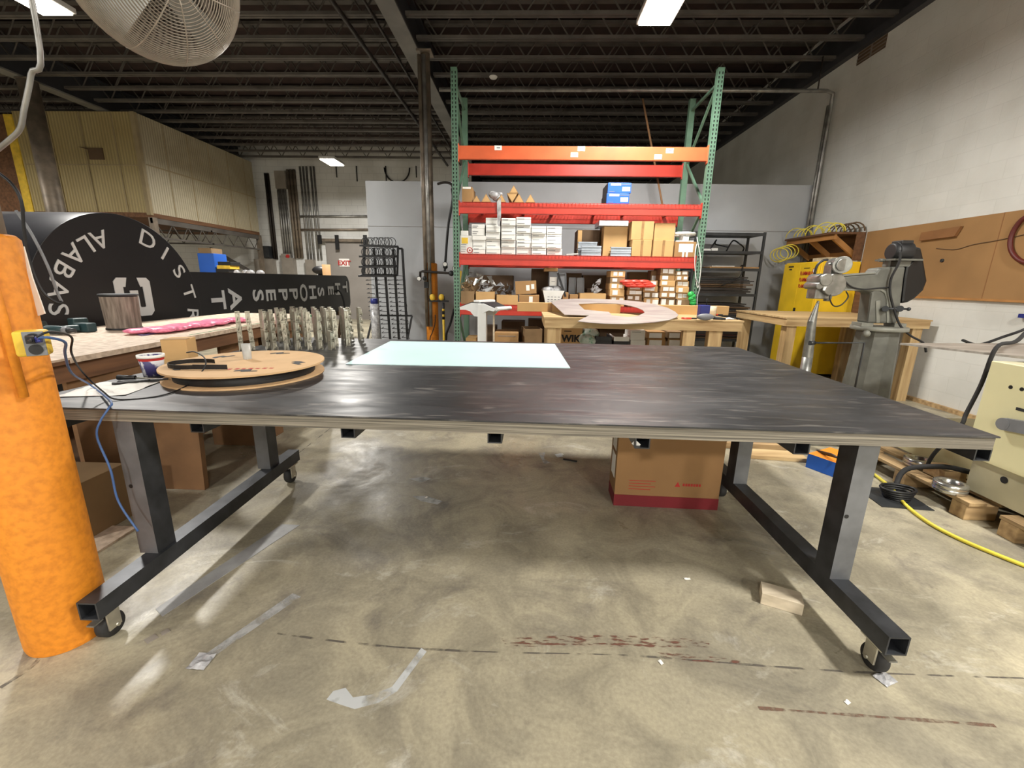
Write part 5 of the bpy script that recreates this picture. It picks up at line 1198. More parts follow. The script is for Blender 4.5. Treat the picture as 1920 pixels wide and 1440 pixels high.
# ------------------------------------------------------------------ black shelf unit at the partition
bs = thing('black_shelf_unit', 'black metal shelf unit full of dark sheets right of the rack', 'shelf unit', (3.3, 7.9, 0))
x0, x1, y0, y1 = 2.78, 3.94, 7.62, 8.2
for x in (x0, x1-.035):
    for y in (y0, y1-.035): put('post', MB().box(x, x+.035, y, y+.035, 0.001, 2.29), DGREY, bs)
SHZ = (2.27, 1.98, 1.7, 1.28, .9, .5)
for z in SHZ: put('shelf', MB().box(x0+.001, x1-.001, y0+.002, y1-.002, z-.025, z).box(x0+.036, x1-.036, y0-.003, y0+.002, z-.04, z+.005), DGREY, bs)
rd = random.Random(40)
for (zb, n) in ((1.2855, 11), (.9055, 9), (.5055, 9)):
    z = zb
    for k in range(n):
        h = rd.uniform(.012, .028); xx = x1-.06-rd.uniform(0, .14)
        solo('stored_sheet', MB().box(x0+.05+rd.uniform(0, .1), xx, y0+rd.uniform(.004, .06), y1-.06, z, z+h), [SHEETDK, SHEETDK, CARDD, DGREY, M('dark_red_sheet%d' % k, (84, 40, 34), .7) if (zb < .6 and k in (2, 5)) else SHEETDK][rd.randrange(5)], 'dark flat sheet on the black shelf unit, %s from the bottom of the %s pile' % (ORD[k], {1.2855: 'upper', .9055: 'middle', .5055: 'lower'}[zb]), 'sheet', 'dark sheets on the black shelf unit')
        z += h+.004*rd.randrange(3)+.0008
solo('tan_sheet', MB().box(x0+.3, x1-.037, y0+.01, y1-.1, 1.7055, 1.73), CARD2, 'pale brown sheet on the third shelf of the black shelf unit', 'sheet')
solo('white_sheet', MB().box(x0+.34, x0+.72, y0+.02, y1-.2, 1.7305, 1.745), PAPER, 'white sheet lying on the pale brown sheet of the black shelf unit', 'sheet')
solo('black_cables', MB().tube(smooth_path([(x0+.3+.08*k+.05*(k % 2), y0+.1+.09*(k % 3), 1.9935+.06*((k*7) % 4)) for k in range(9)]), .012, 6), BLACK, 'tangle of black cable on the second shelf of the black shelf unit', 'cable')
solo('dangling_cable', MB().tube(smooth_path([(3.62, y0+.06, 1.742), (3.62, y0-.01, 1.745), (3.6, y0-.04, 1.6), (3.5, y0-.04, 1.5), (3.3, y0-.03, 1.42)]), .01, 6), BLACK, 'black cable dangling from the third shelf of the black shelf unit', 'cable')
solo('grey_small_parts', MB().box(x0+.12, x0+.3, y0+.05, y0+.2, 1.9805, 2.02).box(x0+.32, x0+.42, y0+.06, y0+.14, 1.9805, 2.03), WHITEP, 'small pale pieces on the second shelf of the black shelf unit', 'parts')

# ------------------------------------------------------------------ second pine bench by the right wall
B3 = 1.055
b3 = thing('pine_bench', 'pine workbench along the right wall behind the grey machine', 'bench', (4.1, 6.2, 0))
X0, X1, Y0, Y1 = 3.25, 5.0, 5.5, 6.82
put('bench_top', MB().box(X0-.01, X1+.01, Y0-.01, Y1+.01, B3-.018, B3), PINE_X, b3)
put('front_apron', MB().box(X0, X1, Y0, Y0+.038, B3-.11, B3-.018), PINE_X, b3); put('rear_apron', MB().box(X0, X1, Y1-.038, Y1, B3-.11, B3-.018), PINE_X, b3)
put('side_apron', MB().box(X0, X0+.038, Y0+.038, Y1-.038, B3-.11, B3-.018), PINE_Y, b3); put('side_apron', MB().box(X1-.038, X1, Y0+.038, Y1-.038, B3-.11, B3-.018), PINE_Y, b3)
for x in (X0+.04, X1-.16):
    for y in (Y0+.04, Y1-.16): put('leg', MB().box(x, x+.038, y, y+.12, 0, B3-.018).box(x+.038, x+.12, y, y+.038, 0, B3-.018), PINE_Z, b3)
put('leg', MB().box(4.37, 4.41, Y0+.04, Y0+.08, 0, B3-.018), DARKWOOD_Y, b3, label='dark brown middle leg')
solo('leaning_board', MB().box(4.62, 5.02, 6.0, 6.04, .2, .9).tilt((4.8, 6.02, .2), -.08, 'X'), GREYPANEL, 'pale grey panel leaning under the pine bench by the wall', 'panel')
solo('wood_offcuts', MB().box(4.5, 4.98, 5.75, 6.2, .0, .09).box(4.52, 4.95, 5.72, 6.1, .095, .19), PALLETX, 'stack of short boards on the floor under the pine bench', 'boards')
solo('dark_board', MB().box(4.93, 4.96, 6.25, 6.75, 1.0555, 1.42), DARKWOOD_Y, 'dark brown board standing on the pine bench by the wall', 'board')

# yellow safety cabinet
yc = thing('yellow_safety_cabinet', 'tall yellow safety cabinet with red warning lettering in the corner', 'cabinet', (4.75, 7.4, 0))
X0, X1, Y0, Y1 = 4.45, 5.06, 6.93, 7.86
put('cabinet_body', MB().box(X0+.03, X1, Y0, Y1, .05, 1.81), YELLOW, yc, bevel=.01)
for y0, y1 in ((Y0+.01, (Y0+Y1)/2-.003), ((Y0+Y1)/2+.003, Y1-.01)):
    dd = put('door', MB().box(X0, X0+.028, y0, y1, .07, 1.79), YELLOW, yc, bevel=.004)
put('foot', MB().box(X0+.06, X0+.12, Y0+.03, Y0+.09, 0, .05).box(X1-.1, X1-.04, Y0+.03, Y0+.09, 0, .05).box(X0+.06, X0+.12, Y1-.09, Y1-.03, 0, .05).box(X1-.1, X1-.04, Y1-.09, Y1-.03, 0, .05), DGREY, yc)
put('door_handle', MB().box(X0-.02, X0, (Y0+Y1)/2-.05, (Y0+Y1)/2-.02, .95, 1.08), BLACK, yc)
tb_ = MB(); rdir = Vector((0, -1, 0))
for z, s_ in ((1.63, .078), (1.53, .078), (1.43, .078)): tb_.text('FLAMMABLE', s_, (X0-.0025, 7.22, z), rdir, (0, 0, 1), .002, .002, squash=.72)
put('warning_text', tb_, REDINK, yc, label='red warning lettering')
put('warning_text', MB().text('WARNING', .03, (X0-.0025, 7.22, 1.71), rdir, (0, 0, 1), .002).box(X0-.004, X0-.001, 7.58, 7.72, 1.735, 1.755).box(X0-.004, X0-.001, 7.62, 7.69, 1.69, 1.71), INK, yc)
put('round_sticker', MB().cyl((X0-.0005, 7.03, 1.67), (X0-.003, 7.03, 1.67), .045, n=24).cyl((X0-.003, 7.03, 1.67), (X0-.004, 7.03, 1.67), .032, n=24, mi=1), [REDINK, PAPER], yc)

# wooden wall shelf with coiled hose
ws = thing('wooden_wall_shelf', 'wooden shelf frame on the right wall above the yellow cabinet', 'shelf', (5.0, 7.6, 1.85))
YA, YB2 = 7.02, 8.28
put('shelf_top', MB().box(4.62, XR-.005, YA, YB2, 2.215, 2.245), DARKWOOD_Y, ws)
put('shelf_back', MB().box(XR-.03, XR-.005, YA, YB2, 1.86, 2.215), DARKWOOD_Y, ws)
put('ledger', MB().box(4.66, 4.70, YA+.02, YB2, 2.14, 2.214), FABRIC, ws); put('ledger', MB().box(XR-.07, XR-.031, YA+.1, YB2, 1.9, 1.97), FABRIC, ws)
for y in (7.1, 7.65, 8.2):
    put('bracket', MB().obox((4.7, y, 2.17), (XR-.035, y, 1.9), .04, .075, up=(0, 0, 1)), FABRIC, ws)
put('end_board', MB().box(4.97, XR-.005, YA-.025, YA-.002, 1.83, 2.245), DARKWOOD_Y, ws)
solo('pale_box', MB().box(4.75, XR-.08, 7.2, 7.6, 1.8105, 1.885), SCRAPWOOD, 'pale wooden block on the yellow cabinet below the wall shelf', 'block')
cl = MB()
for k in range(9):
    y = 7.1+.13*k; r_ = .11+.02*(k % 3)
    cl.tube([(4.72+.04*(k % 2)+r_*.8*math.cos(j*math.pi/8), y-r_*math.cos(j*math.pi/8)*.57, 2.257+max(0, r_*1.1*math.sin(j*math.pi/8))) for j in range(9)], .008, 6)
solo('coiled_yellow_hose', cl, YHOSE, 'loops of yellow hose lying on the wooden wall shelf', 'hose')
cl = MB()
for k in range(5):
    y = 7.06+.1*k; cl.tube([(4.96+.1*math.cos(j*math.pi/8), y-.07*math.cos(j*math.pi/8), 2.258+.13*max(0, math.sin(j*math.pi/8))) for j in range(9)], .011, 6)
solo('coiled_dark_hose', cl, CARDD, 'dark coiled cable at the near end of the wooden wall shelf', 'cable')
a = Vector((4.72, 8.2, 2.02)); cl = MB()
for k in range(4): cl.tube([a+Vector((-.14*k*.4-.1+.12*math.cos(j*math.pi/7), -.12-.07*math.cos(j*math.pi/7), -.02*k+.12*math.sin(j*math.pi/7))) for j in range(14)], .009, 6, closed=True)
solo('hanging_hose_coil', cl, YHOSE, 'yellow and dark hose coil hanging at the far end of the wall shelf', 'hose')

# fibreboard on the right wall
fb = thing('wall_fibreboard', 'long brown fibreboard panel on the right wall', 'board', (XR-.02, 4, 1.33))
put('panel', MB().poly([(XR-.004, 6.95, 1.335), (XR-.004, -.5, 1.335), (XR-.004, -.5, 2.24), (XR-.004, 6.95, 2.24)], (-.02, 0, 0)), FIBRE, fb)
for y in (2.6, 5.05): put('panel_seam', MB().box(XR-.0255, XR-.024, y-.004, y+.004, 1.335, 2.24), FIBREDK, fb)
put('bottom_batten', MB().box(XR-.035, XR-.003, -.5, 6.95, 1.31, 1.335), FABRIC, fb)
solo('wood_plate', MB().poly([(XR-.026, 5.99, 2.03), (XR-.026, 5.52, 2.04), (XR-.026, 5.47, 2.15), (XR-.026, 5.98, 2.13)], (-.035, 0, 0)), FIBREDK, 'small wooden plate screwed on the fibreboard', 'plate')
solo('wall_screw', MB().cyl((XR-.024, 5.63, 1.77), (XR-.04, 5.63, 1.77), .02, n=12), DGREY, 'round peg in the fibreboard above the machine guard', 'peg')
solo('fibreboard_wire', MB().tube(smooth_path([(XR-.03, 5.75, 1.92), (XR-.03, 5.5, 1.89), (XR-.03, 5.3, 1.93), (XR-.03, 5.0, 1.96), (XR-.03, 4.6, 2.02)]), .004, 5), CARDD, 'thin wire running across the fibreboard', 'wire')
solo('red_hose_loop', MB().tube(smooth_path([(XR-.0465, 4.66, 2.23), (XR-.0465, 4.84, 2.14), (XR-.0465, 4.9, 1.98), (XR-.0465, 4.85, 1.82), (XR-.0465, 4.7, 1.71), (XR-.0465, 4.45, 1.7), (XR-.0465, 4.3, 1.9), (XR-.0465, 4.4, 2.15), (XR-.0465, 4.64, 2.24)]), .022, 10), REDHOSE, 'dark red hose loop hanging on the right wall at the photo edge', 'hose')
vt = MB().box(XR-.006, XR-.001, 7.36, 7.92, 4.82, 5.08)
for k in range(5): vt.box(XR-.012, XR-.006, 7.36, 7.92, 4.84+.05*k, 4.855+.05*k, 1)
vt.box(XR-.014, XR-.006, 7.62, 7.65, 4.82, 5.08, 1)
struct('trim_2', vt, [CARDD, M('vent_slat', (120, 108, 98), .7)], 'small dark vent high on the right wall', 'vent')
struct('trim_3', MB().box(XR-.04, XR-.001, 4.0, 6.4, 0, .05), PALLETX, 'rough dirty strip at the foot of the right wall', 'trim')
solo('wall_outlet', MB().box(XR-.05, XR-.002, 4.52, 4.62, 1.16, 1.2), BLUED, 'small blue grey bracket on the right wall below the fibreboard', 'bracket')

# ------------------------------------------------------------------ planishing hammer (grey cast machine)
YM = 3.9
def pm(x, y, Y=YM): return at(1480+x/5.54, 420+y/5.54, Y)
pc = pm(930, 1075); hm = thing('planishing_hammer', 'grey cast iron metal shaping machine with long arm beside the table', 'machine', (pc.x, YM, 0))
body = [(455, 545), (900, 508), (935, 458), (1040, 446), (1215, 440), (1195, 560), (1150, 930), (1120, 1035), (815, 1035), (852, 760), (858, 715), (740, 688), (570, 692), (455, 690)]
put('arm_casting', MB().poly([pm(*p, YM-.07) for p in body], (0, .14, 0)), CAST, hm, bevel=.018)
put('arm_rib', MB().poly([pm(*p, YM-.079) for p in [(455, 535), (905, 503), (905, 518), (455, 552)]], (0, .158, 0)).poly([pm(*p, YM-.079) for p in [(455, 672), (740, 672), (960, 668), (1010, 700), (1040, 770), (1040, 1030), (1015, 1030), (1012, 780), (990, 720), (950, 695), (740, 692), (455, 694)]], (0, .158, 0)).poly([pm(*p, YM-.079) for p in [(900, 800), (950, 790), (945, 1030), (905, 1030)]], (0, .158, 0)), CASTP, hm, bevel=.006)
fz = pm(930, 1060).z
put('flange', MB().lathe([(0, -.035), (.2, -.035), (.205, -.03), (.205, -.006), (.2, 0), (0, 0)], (pc.x, YM, fz), n=40).box(pc.x-.2, pc.x-.1, YM-.06, YM+.06, fz, fz+.03).box(pc.x+.08, pc.x+.18, YM-.06, YM+.06, fz, fz+.03), CASTP, hm)
put('pedestal', MB().lathe([(.235, 0), (.235, .06), (.215, .09), (.18, .55), (.155, fz-.036)], (pc.x, YM, 0), n=10, smooth=False), CAST, hm, bevel=.012)
put('pedestal_boss', MB().sphere(pm(800, 1140, YM-.14), .03, n=10), CASTP, hm)
hd = pm(330, 630)
put('hammer_head', MB().cyl(hd+Vector((.05, -.1, .0)), hd+Vector((.05, .1, 0)), .095, n=28).cyl(hd+Vector((-.045, -.13, .04)), hd+Vector((-.045, .06, .04)), .052, n=24).cyl(hd+Vector((-.085, -.12, -.01)), hd+Vector((-.085, .06, -.01)), .03, n=20).box(hd.x-.075, hd.x+.075, YM-.06, YM+.06, hd.z-.12, hd.z-.02).cyl(hd+Vector((.07, 0, -.14)), hd+Vector((.07, 0, -.09)), .025, n=16), HEADM, hm, bevel=.006)
put('head_plate', MB().poly([pm(x, y, YM-.112) for x, y in ((385, 520), (415, 560), (410, 610), (370, 690), (350, 690), (365, 610), (360, 560))], (0, .01, 0)), WHITEM, hm)
dr_ = pm(465, 430)
put('drum_motor', MB().cyl(dr_+Vector((-.0, -.12, 0)), dr_+Vector((.03, .06, 0)), .064, n=30).cyl(dr_+Vector((-.02, -.13, 0)), dr_+Vector((-.01, -.1, 0)), .07, .07, 30).cyl(dr_+Vector((-.02, -.136, 0)), dr_+Vector((-.02, -.13, 0)), .05, n=24).cyl(dr_+Vector((-.1, -.06, .01)), dr_+Vector((.1, -.06, .01)), .014, n=12).box(dr_.x-.05, dr_.x+.05, YM-.05, YM+.05, hd.z+.02, dr_.z), HEADM, hm, bevel=.004)
mo0 = pm(1065, 290); mo1 = pm(1210, 300)
put('motor', MB().cyl((mo0.x, YM-.02, mo0.z), (mo1.x, YM-.02, mo0.z), .08, n=30).cyl((mo0.x-.03, YM-.02, mo0.z), (mo0.x, YM-.02, mo0.z), .062, .08, 30).box(pm(1105, 175).x, pm(1225, 175).x, YM-.07, YM+.04, mo0.z+.06, pm(1105, 175).z), BLACK, hm, bevel=.006)
put('motor_mount', MB().box(pm(985, 370).x, pm(1285, 370).x, YM-.1, YM+.1, pm(1100, 385).z, pm(1100, 366).z).cyl(pm(930, 376), pm(985, 376), .014, n=10).box(pm(1000, 400).x, pm(1025, 400).x, YM-.03, YM+.03, pm(1010, 445).z, pm(1010, 380).z).poly([pm(x, y, YM-.06) for x, y in ((1130, 385), (1270, 385), (1250, 440), (1130, 445))], (0, .12, 0)), CAST, hm)
guard = [(1225, 215), (1300, 225), (1375, 248), (1395, 330), (1438, 590), (1400, 690), (1310, 775), (1240, 815), (1165, 828), (1195, 560), (1215, 440), (1275, 380)]
put('belt_guard', MB().poly([pm(*p, YM-.06) for p in guard], (.02, .24, 0)), M('black_guard_paint', (15, 15, 16), .4, .1, .1), hm, bevel=.02, label='black belt guard')
put('label_plate', MB().poly([pm(x, y, YM-.0805) for x, y in ((450, 580), (575, 578), (575, 662), (450, 665))], (0, .001, 0)), M('plum_label', (92, 66, 76), .5), hm)
q = pm(538, 612, YM-.083); put('round_label', MB().cyl(q, q-Vector((0, .002, 0)), .028, n=24).cyl(q-Vector((0, .002, 0)), q-Vector((0, .003, 0)), .013, n=20, mi=1), [WHITEP, DGREY], hm)
put('lever', MB().cyl(pm(1000, 880, YM-.1), pm(1240, 884, YM-.1), .008, n=10).sphere(pm(1240, 884, YM-.1), .016, n=10).cyl(pm(998, 880, YM-.12), pm(998, 880, YM-.06), .024, n=16).cyl(pm(1150, 880, YM-.12), pm(1150, 880, YM-.06), .026, n=16), DGREY, hm)
put('power_cable', MB().tube(smooth_path([pm(1155, 285, YM-.12), pm(1140, 400, YM-.13), pm(1060, 560, YM-.1), pm(1045, 700, YM-.1), pm(1080, 860, YM-.1), pm(1150, 1050, YM-.12), pm(1260, 1160, YM-.14), pm(1390, 1235, YM-.16), pm(1420, 1330, YM-.16)]), .009, 8), RUBBER, hm)
put('head_cable', MB().tube(smooth_path([pm(445, 690, YM-.09), pm(420, 770, YM-.1), pm(460, 850, YM-.1), pm(540, 840, YM-.1), pm(610, 760, YM-.09), pm(590, 700, YM-.09)]), .0055, 8).tube(smooth_path([pm(575, 590, YM-.082), pm(640, 650, YM-.084), pm(760, 680, YM-.084), pm(900, 670, YM-.084), pm(1030, 660, YM-.084)]), .006, 8), BLACK, hm)
put('head_hose', MB().tube(smooth_path([pm(262, 520, YM-.06), pm(290, 430, YM-.06), pm(350, 380, YM-.06), pm(400, 370, YM-.06)]), .01, 8), BLACK, hm)
pa, pb_ = pm(303, 800, YM-.02), pm(235, 1015, YM-.02); bt_ = pm(165, 1380, YM-.02)
ground = Vector((bt_.x+.03, YM-.02, 0))
put('lower_anvil', MB().cyl((ground.x, ground.y, .02), (bt_.x+.02, bt_.y, bt_.z), .05, .042, 18).cyl((bt_.x+.02, bt_.y, bt_.z), pb_, .042, .034, 18, cap=False).cyl(pb_, pa+Vector((-.004, 0, -.02)), .034, .012, 18, cap=False).cyl(pa+Vector((-.004, 0, -.02)), pa, .012, .009, 12).box(ground.x-.15, pc.x, YM-.08, YM+.04, 0, .03), HEADM, hm)
r0 = pm(240, 1235, YM-.05); r1 = pm(780, 1235, YM-.22)
put('link_rod', MB().tube([r0, r1, (r1.x, r1.y, .3)], .008, 8).cyl(r0-Vector((.03, .01, 0)), r0+Vector((.02, .01, 0)), .02, n=12), DGREY, hm)

# ------------------------------------------------------------------ cream machine on pallets, right edge
XP = 2.97
cm = thing('cream_machine', 'cream painted machine with steel table plate at the right edge', 'machine', (3.3, 2.2, .13))
put('front_panel', MB().box(XP, XP+.02, 1.5, 2.79, .36, 1.0), CREAM, cm, bevel=.004)
put('machine_body', MB().box(XP+.02, 3.75, 1.5, 2.79, .36, 1.0), CREAMD, cm, bevel=.006)
put('plinth', MB().box(XP+.02, 3.7, 1.5, 2.75, .1365, .36), CREAMD, cm)
put('rear_body', MB().box(3.16, 3.75, 2.8, 3.5, .126, .4), CREAM, cm, bevel=.006)
hb = MB()
for (x, y) in ((1895, 726), (1916, 730)): q = atx(x, y, XP); hb.cyl((XP-.001, q.y, q.z), (XP+.001, q.y, q.z), .012, n=16)
q = atx(1883, 900, XP+.02); hb.cyl((XP+.018, q.y, min(q.z, .3)), (XP+.0195, q.y, min(q.z, .3)), .022, n=16)
put('hole', hb, BLACK, cm)
q0, q1 = atx(1884, 795, XP-.02), atx(1925, 798, XP-.02)
put('handle_plate', MB().obox(q0, (XP-.02, q1.y-.1, q1.z), .03, .075).cyl((XP-.0365, q0.y, q0.z), (XP-.004, q0.y, q0.z), .0375, n=20), GREYP, cm)
q = atx(1905, 765, XP-.002); put('nameplate', MB().box(XP-.002, XP, q.y-.12, q.y, q.z-.012, q.z+.006), DGREY, cm)
put('table_plate', MB().poly([(2.83, 3.32, 1.022), (3.13, 2.72, 1.022), (3.35, 2.1, 1.022), (4.2, 2.2, 1.022), (4.2, 3.5, 1.022)], (0, 0, .014)), MPLATE, cm, label='bare steel table plate')
put('plate_support', MB().box(3.2, 3.7, 2.3, 2.75, 1.0, 1.022), CREAMD, cm)
cb = [at(1935, 606, 3.1), at(1890, 632, 3.05), at(1862, 660, 2.95)]
solo('machine_cable', MB().tube(smooth_path([(4.35, 3.6, 1.28), at(1940, 612, 3.0), at(1905, 640, 2.85), at(1868, 652, 2.84), at(1840, 720, 2.86), at(1812, 775, 2.84), atx(1800, 800, 2.93), (2.93, 2.95, .3), (2.95, 3.0, .17)]), .012, 8), RUBBER, 'black cable hanging over the steel plate of the cream machine', 'cable')
solo('machine_cable', MB().tube(smooth_path([(4.4, 3.9, 1.25), at(1930, 612, 3.4), at(1880, 632, 3.45), at(1835, 646, 3.5), (3.42, 3.46, 1.05)]), .01, 8), RUBBER, 'thinner grey cable lying across the steel plate', 'cable')
plt = None
def pallet(lab, x0, y0, w, d):
    t = thing('wooden_pallet', lab, 'pallet', (x0+w/2, y0+d/2, 0))
    for i in range(3):
        yy = y0+(d-.1)*i/2; 
        for xx in (x0, x0+w*.45, x0+w-.2): put('stringer_block', MB().box(xx, xx+.2, yy, yy+.1, 0, .1), PALLETX, t, bevel=.004)
    for i in range(6):
        xx = x0+(w-.11)*i/5; put('deck_board', MB().box(xx, xx+.11, y0-.01, y0+d+.01, .1005, .125), PALLETW, t, bevel=.003)
    return t
pallet('weathered wooden pallet under the cream machine, far one', 2.83, 2.56, 1.1, 1.0)
pallet('weathered wooden pallet at the right edge, near one', 2.88, 1.35, 1.1, 1.06)
for i, (x, y, lab) in enumerate(((1726, 856, 'shiny steel ring lying on the far pallet'), (1839, 893, 'shiny steel ring on the pallet beside the cream machine base'))):
    q = atz(x, y, .19); q.x = min(q.x, 3.02 if i == 0 else 2.87)
    if i: q = Vector((2.86, 2.72, 0))
    else: q = Vector((3.0, 3.12, 0))
    z = .1262
    rg = thing('steel_ring', lab, 'ring', (q.x, q.y, z))
    put('ring_body', MB().lathe([(.045, 0), (.085, 0), (.09, .006), (.09, .028), (.086, .032), (.09, .036), (.09, .056), (.083, .062), (.045, .062), (.045, 0)], (q.x, q.y, z), n=40), CHROME, rg)
solo('pallet_beam', MB().box(2.95, 3.1, 2.86, 3.02, .1262, .2), PALLETX, 'short weathered wood block lying between the steel rings', 'block')
solo('thick_grey_cable', MB().tube(smooth_path([(3.14, 2.79, .2), (3.05, 2.84, .22), (2.94, 2.9, .22), (2.80, 2.99, .15), (2.72, 2.95, .03), (2.66, 2.86, .02)]), .018, 8), RUBBER, 'thick grey cable from the machine down to the floor plate', 'cable')
cl = MB()
for k in range(5): cl.tube([(2.63+.1*math.cos(j*math.pi/8)*(.7+.1*k), 2.83+.07*math.sin(j*math.pi/8), .012+.016*k) for j in range(16)], .009, 6, closed=True)
solo('coiled_black_cable', cl, BLACK, 'coiled black cable on the floor plate beside the pallet', 'cable')
solo('floor_plate', MB().box(2.44, 2.76, 2.68, 2.98, .0005, .006).rot((2.6, 2.8, 0), -.1), DGREY, 'dark metal plate on the floor under the coiled cable', 'plate')
solo('yellow_hose', MB().tube(smooth_path([(2.8, 3.7, .012), (2.79, 3.4, .012), (2.74, 3.1, .012), (2.66, 2.88, .025), (2.6, 2.72, .012), (2.555, 2.5, .012), (2.58, 2.32, .012), (2.65, 2.16, .012), (2.74, 2.0, .012), (2.84, 1.8, .012), (2.8, 1.5, .012)]), .0115, 8), YHOSE, 'yellow hose curving across the floor right of the table', 'hose')
ox = thing('printed_carton', 'orange and blue printed carton open on the floor behind the right table leg', 'box', (2.52, 3.3, 0))
m1 = MB(); m1.box(2.36, 2.68, 3.14, 3.42, 0.001, .12)
m1.rot((2.52, 3.28, 0), .5)
o = put('body', m1, [ORANGEP, BLUE], ox)
for p in o.data.polygons:
    if abs(p.normal.z) < .5: p.material_index = 1
put('flap', MB().poly([(2.42, 3.3, .121), (2.40, 3.1, .17), (2.41, 3.1, .175), (2.43, 3.3, .126)], (.0, .1, 0)), BLACK, ox)
solo('pallet_board', MB().box(1.85, 2.4, 3.45, 3.62, .0, .03).rot((2.1, 3.5, 0), -.1), PINE_X, 'pine board on the floor behind the carton under the table', 'board')
solo('pallet_board', MB().box(1.82, 2.36, 3.68, 3.82, .0, .05).rot((2.1, 3.7, 0), -.05), PALLETX, 'second board on the floor behind the carton under the table', 'board')

# ------------------------------------------------------------------ carton under the table, scraps and marks on the floor
ca = thing('large_carton', 'large brown carton with dark red base band standing under the table', 'box', (.94, 2.7, 0))
X0, X1, Y0, Y1 = .61, 1.285, 2.59, 2.8; st = .0
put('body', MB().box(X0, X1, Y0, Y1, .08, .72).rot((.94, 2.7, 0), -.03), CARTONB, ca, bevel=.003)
put('red_band', MB().box(X0-.0006, X1+.0006, Y0-.0006, Y1+.0006, .0005, .0805).rot((.94, 2.7, 0), -.03), REDBAND, ca, label='dark red printed band')
ln = MB().text('\u25B2', .03, (1.02, Y0-.001, .17), (1, 0, 0), (0, 0, 1), .001)
ln = MB().poly([(.995, Y0-.0015, .155), (1.03, Y0-.0015, .155), (1.0125, Y0-.0015, .19)], (0, .001, 0)).text('GRAPHITE', .034, (1.115, Y0-.001, .17), (1, 0, 0), (0, 0, 1), .001) if 0 else MB().poly([(.995, Y0-.0015, .155), (1.03, Y0-.0015, .155), (1.0125, Y0-.0015, .19)], (0, .001, 0))
for i in range(7): ln.box(1.045+.017*i, 1.057+.017*i, Y0-.0015, Y0-.0005, .162, .18)
for k in range(4): ln.box(.70, .84+.03*(k % 2), Y0-.0015, Y0-.0005, .125+.02*k, .129+.02*k)
put('printed_marks', ln.rot((.94, 2.7, 0), -.03), REDINK, ca)
put('side_label', MB().box(X0-.0015, X0-.0005, Y0+.04, Y1-.05, .18, .34).box(X0-.0015, X0-.0005, Y0+.04, Y1-.05, .37, .52).rot((.94, 2.7, 0), -.03), PAPER, ca)
q = at(1188, 828, 1.655)
solo('white_tag', MB().obox(q, q+Vector((.022, 0, -.02)), .003, .022), PAPER, 'small white tag hanging at the table tube in front of the carton', 'tag')
solo('scrap_wood_block', MB().box(1.135, 1.30, 1.70, 1.79, .0005, .06).rot((1.21, 1.75, 0), -.42), SCRAPWOOD, 'short pale wood block on the floor under the right side of the table', 'block', bevel=.002)
solo('grey_tape_strip', flat([(-1.62, 1.55), (-1.555, 1.51), (-1.33, 2.24), (-1.44, 2.24)], .0006, .0012), GREYTAPE, 'wide grey tape strip on the floor beside the left table rail', 'tape')
solo('worn_tape_strip', flat([(-1.235, 1.325), (-1.2, 1.31), (-1.02, 1.66), (-1.07, 1.68)], .0006, .001), TAPEFAINT, 'worn pale tape strip on the floor left of the centre', 'tape')
solo('tape_end', crumple(-1.255, -1.185, 1.265, 1.335, .001, .02, 5, 2), PLASTICBAG, 'crumpled tape end on the floor at the bottom left', 'tape')
solo('metal_scrap', flat([(-1.525, 1.385), (-1.495, 1.368), (-1.478, 1.402), (-1.508, 1.418)], .0005, .003), BOXGREY, 'small dark metal scrap on the floor by the left caster, lower piece', 'scrap')
solo('metal_scrap', flat([(-1.49, 1.425), (-1.47, 1.41), (-1.455, 1.435), (-1.478, 1.448)], .0005, .003), BOXGREY, 'small dark metal scrap on the floor by the left caster, upper piece', 'scrap')
for i, (x, y) in enumerate(((1287, 1086), (1590, 1318), (800, 933), (148, 1198), (1240, 1243), (1055, 852))):
    p = atz(x, y, 0); solo('paper_scrap', crumple(p.x-.012, p.x+(.02 if i < 1 else .008), p.y-.006, p.y+.008, .001, .008, 3, 20+i, .5*i), PAPER, ['tiny white scrap on the floor below the carton under the table', 'tiny white scrap on the floor right of the brown scuff line', 'tiny white scrap on the floor under the table left of centre', 'tiny white scrap on the floor beside the orange column foot', 'tiny white scrap on the floor at the crack line', 'tiny white scrap on the floor at the back under the table'][i], 'scrap')
solo('torn_plastic', crumple(1.36, 1.425, 1.335, 1.385, .001, .014, 5, 31, .4), PLASTICBAG, 'torn clear plastic on the floor at the right front caster', 'plastic')
p = atz(1070, 864, 0); solo('black_stick', MB().obox(p+Vector((-.06, .02, .006)), p+Vector((.05, -.02, .006)), .012, .01), BLACK, 'short black stick on the floor behind the table centre', 'stick')

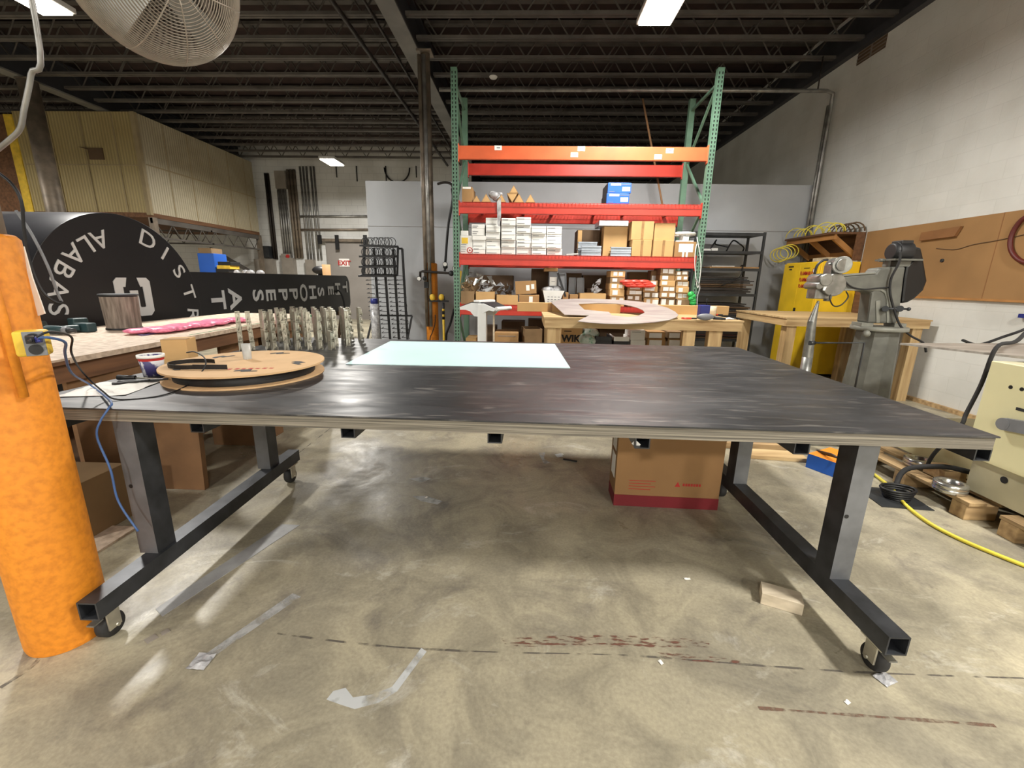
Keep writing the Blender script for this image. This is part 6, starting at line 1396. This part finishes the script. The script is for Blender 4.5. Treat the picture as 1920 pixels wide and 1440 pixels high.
flr = bpy.data.objects['floor']
def mark(name, pts, mt, w=None, z=.0009):
    mb = MB()
    P = [atz(x, y, 0) for x, y in pts]
    if w:
        P = smooth_path(P, 5); L_, R_ = [], []
        for i, p in enumerate(P):
            d = (P[min(i+1, len(P)-1)]-P[max(i-1, 0)]).normalized(); n = Vector((-d.y, d.x, 0)); ww = w*(.6+.8*random.random())
            L_.append(p+n*ww/2); R_.append(p-n*ww/2)
        for i in range(len(P)-1): mb.add([R_[i], R_[i+1], L_[i+1], L_[i]], [(0, 1, 2, 3)])
    else: mb.add(P, [list(range(len(P)))])
    for v in mb.v: v.z = z
    return put(name, mb, mt, flr)
mark('crack', [(0, 1290), (60, 1250), (80, 1225)], CRACKM, .016)
mark('crack', [(520, 1188), (700, 1210), (900, 1222), (1150, 1228), (1300, 1238), (1450, 1250), (1640, 1262), (1920, 1272)], CRACKM, .008)
mark('crack', [(655, 775), (560, 850), (520, 885)], CRACKM, .01)
mark('rust_stain', [(940, 1198), (1080, 1190), (1200, 1193), (1330, 1200), (1330, 1214), (1200, 1214), (1080, 1212), (950, 1213)], RUST, None, .0011)
mark('rust_stain', [(1230, 1222), (1300, 1228), (1390, 1238), (1388, 1246), (1300, 1240), (1240, 1232)], RUST, None, .0012)
mark('brown_scuff', [(1422, 1328), (1600, 1341), (1750, 1352), (1866, 1361)], BROWNMARK, .011, .0011)
mark('paint_smear', [(612, 1312), (625, 1296), (648, 1290), (662, 1308), (700, 1302), (735, 1288), (760, 1255), (790, 1215), (800, 1222), (770, 1262), (745, 1296), (710, 1318), (665, 1330), (640, 1322)], WHITEMARK, None, .001)
mark('paint_smear', [(772, 930), (800, 930), (830, 940), (820, 946), (790, 940)], WHITEMARK, None, .001)
mark('paint_smear', [(765, 898), (795, 894), (810, 898), (790, 904)], WHITEMARK, None, .001)
mark('paint_smear', [(1010, 850), (1022, 848), (1020, 860), (1032, 868), (1020, 870)], WHITEMARK, None, .001)
mark('paint_smear', [(1040, 852), (1052, 850), (1056, 856), (1045, 858)], WHITEMARK, None, .001)
mark('scuff_line', [(610, 1440), (660, 1370), (690, 1300)], TAPEFAINT, .012, .001) if 0 else None

# ------------------------------------------------------------------ world and view
w = bpy.data.worlds.new('world'); SC.world = w; w.use_nodes = True
w.node_tree.nodes['Background'].inputs[0].default_value = (.05, .05, .055, 1); w.node_tree.nodes['Background'].inputs[1].default_value = .3
SC.view_settings.view_transform = 'Standard'; SC.view_settings.look = 'None'; SC.view_settings.gamma = 1; SC.view_settings.use_curve_mapping = False
SC.view_settings.exposure = .1
bpy.context.view_layer.update()
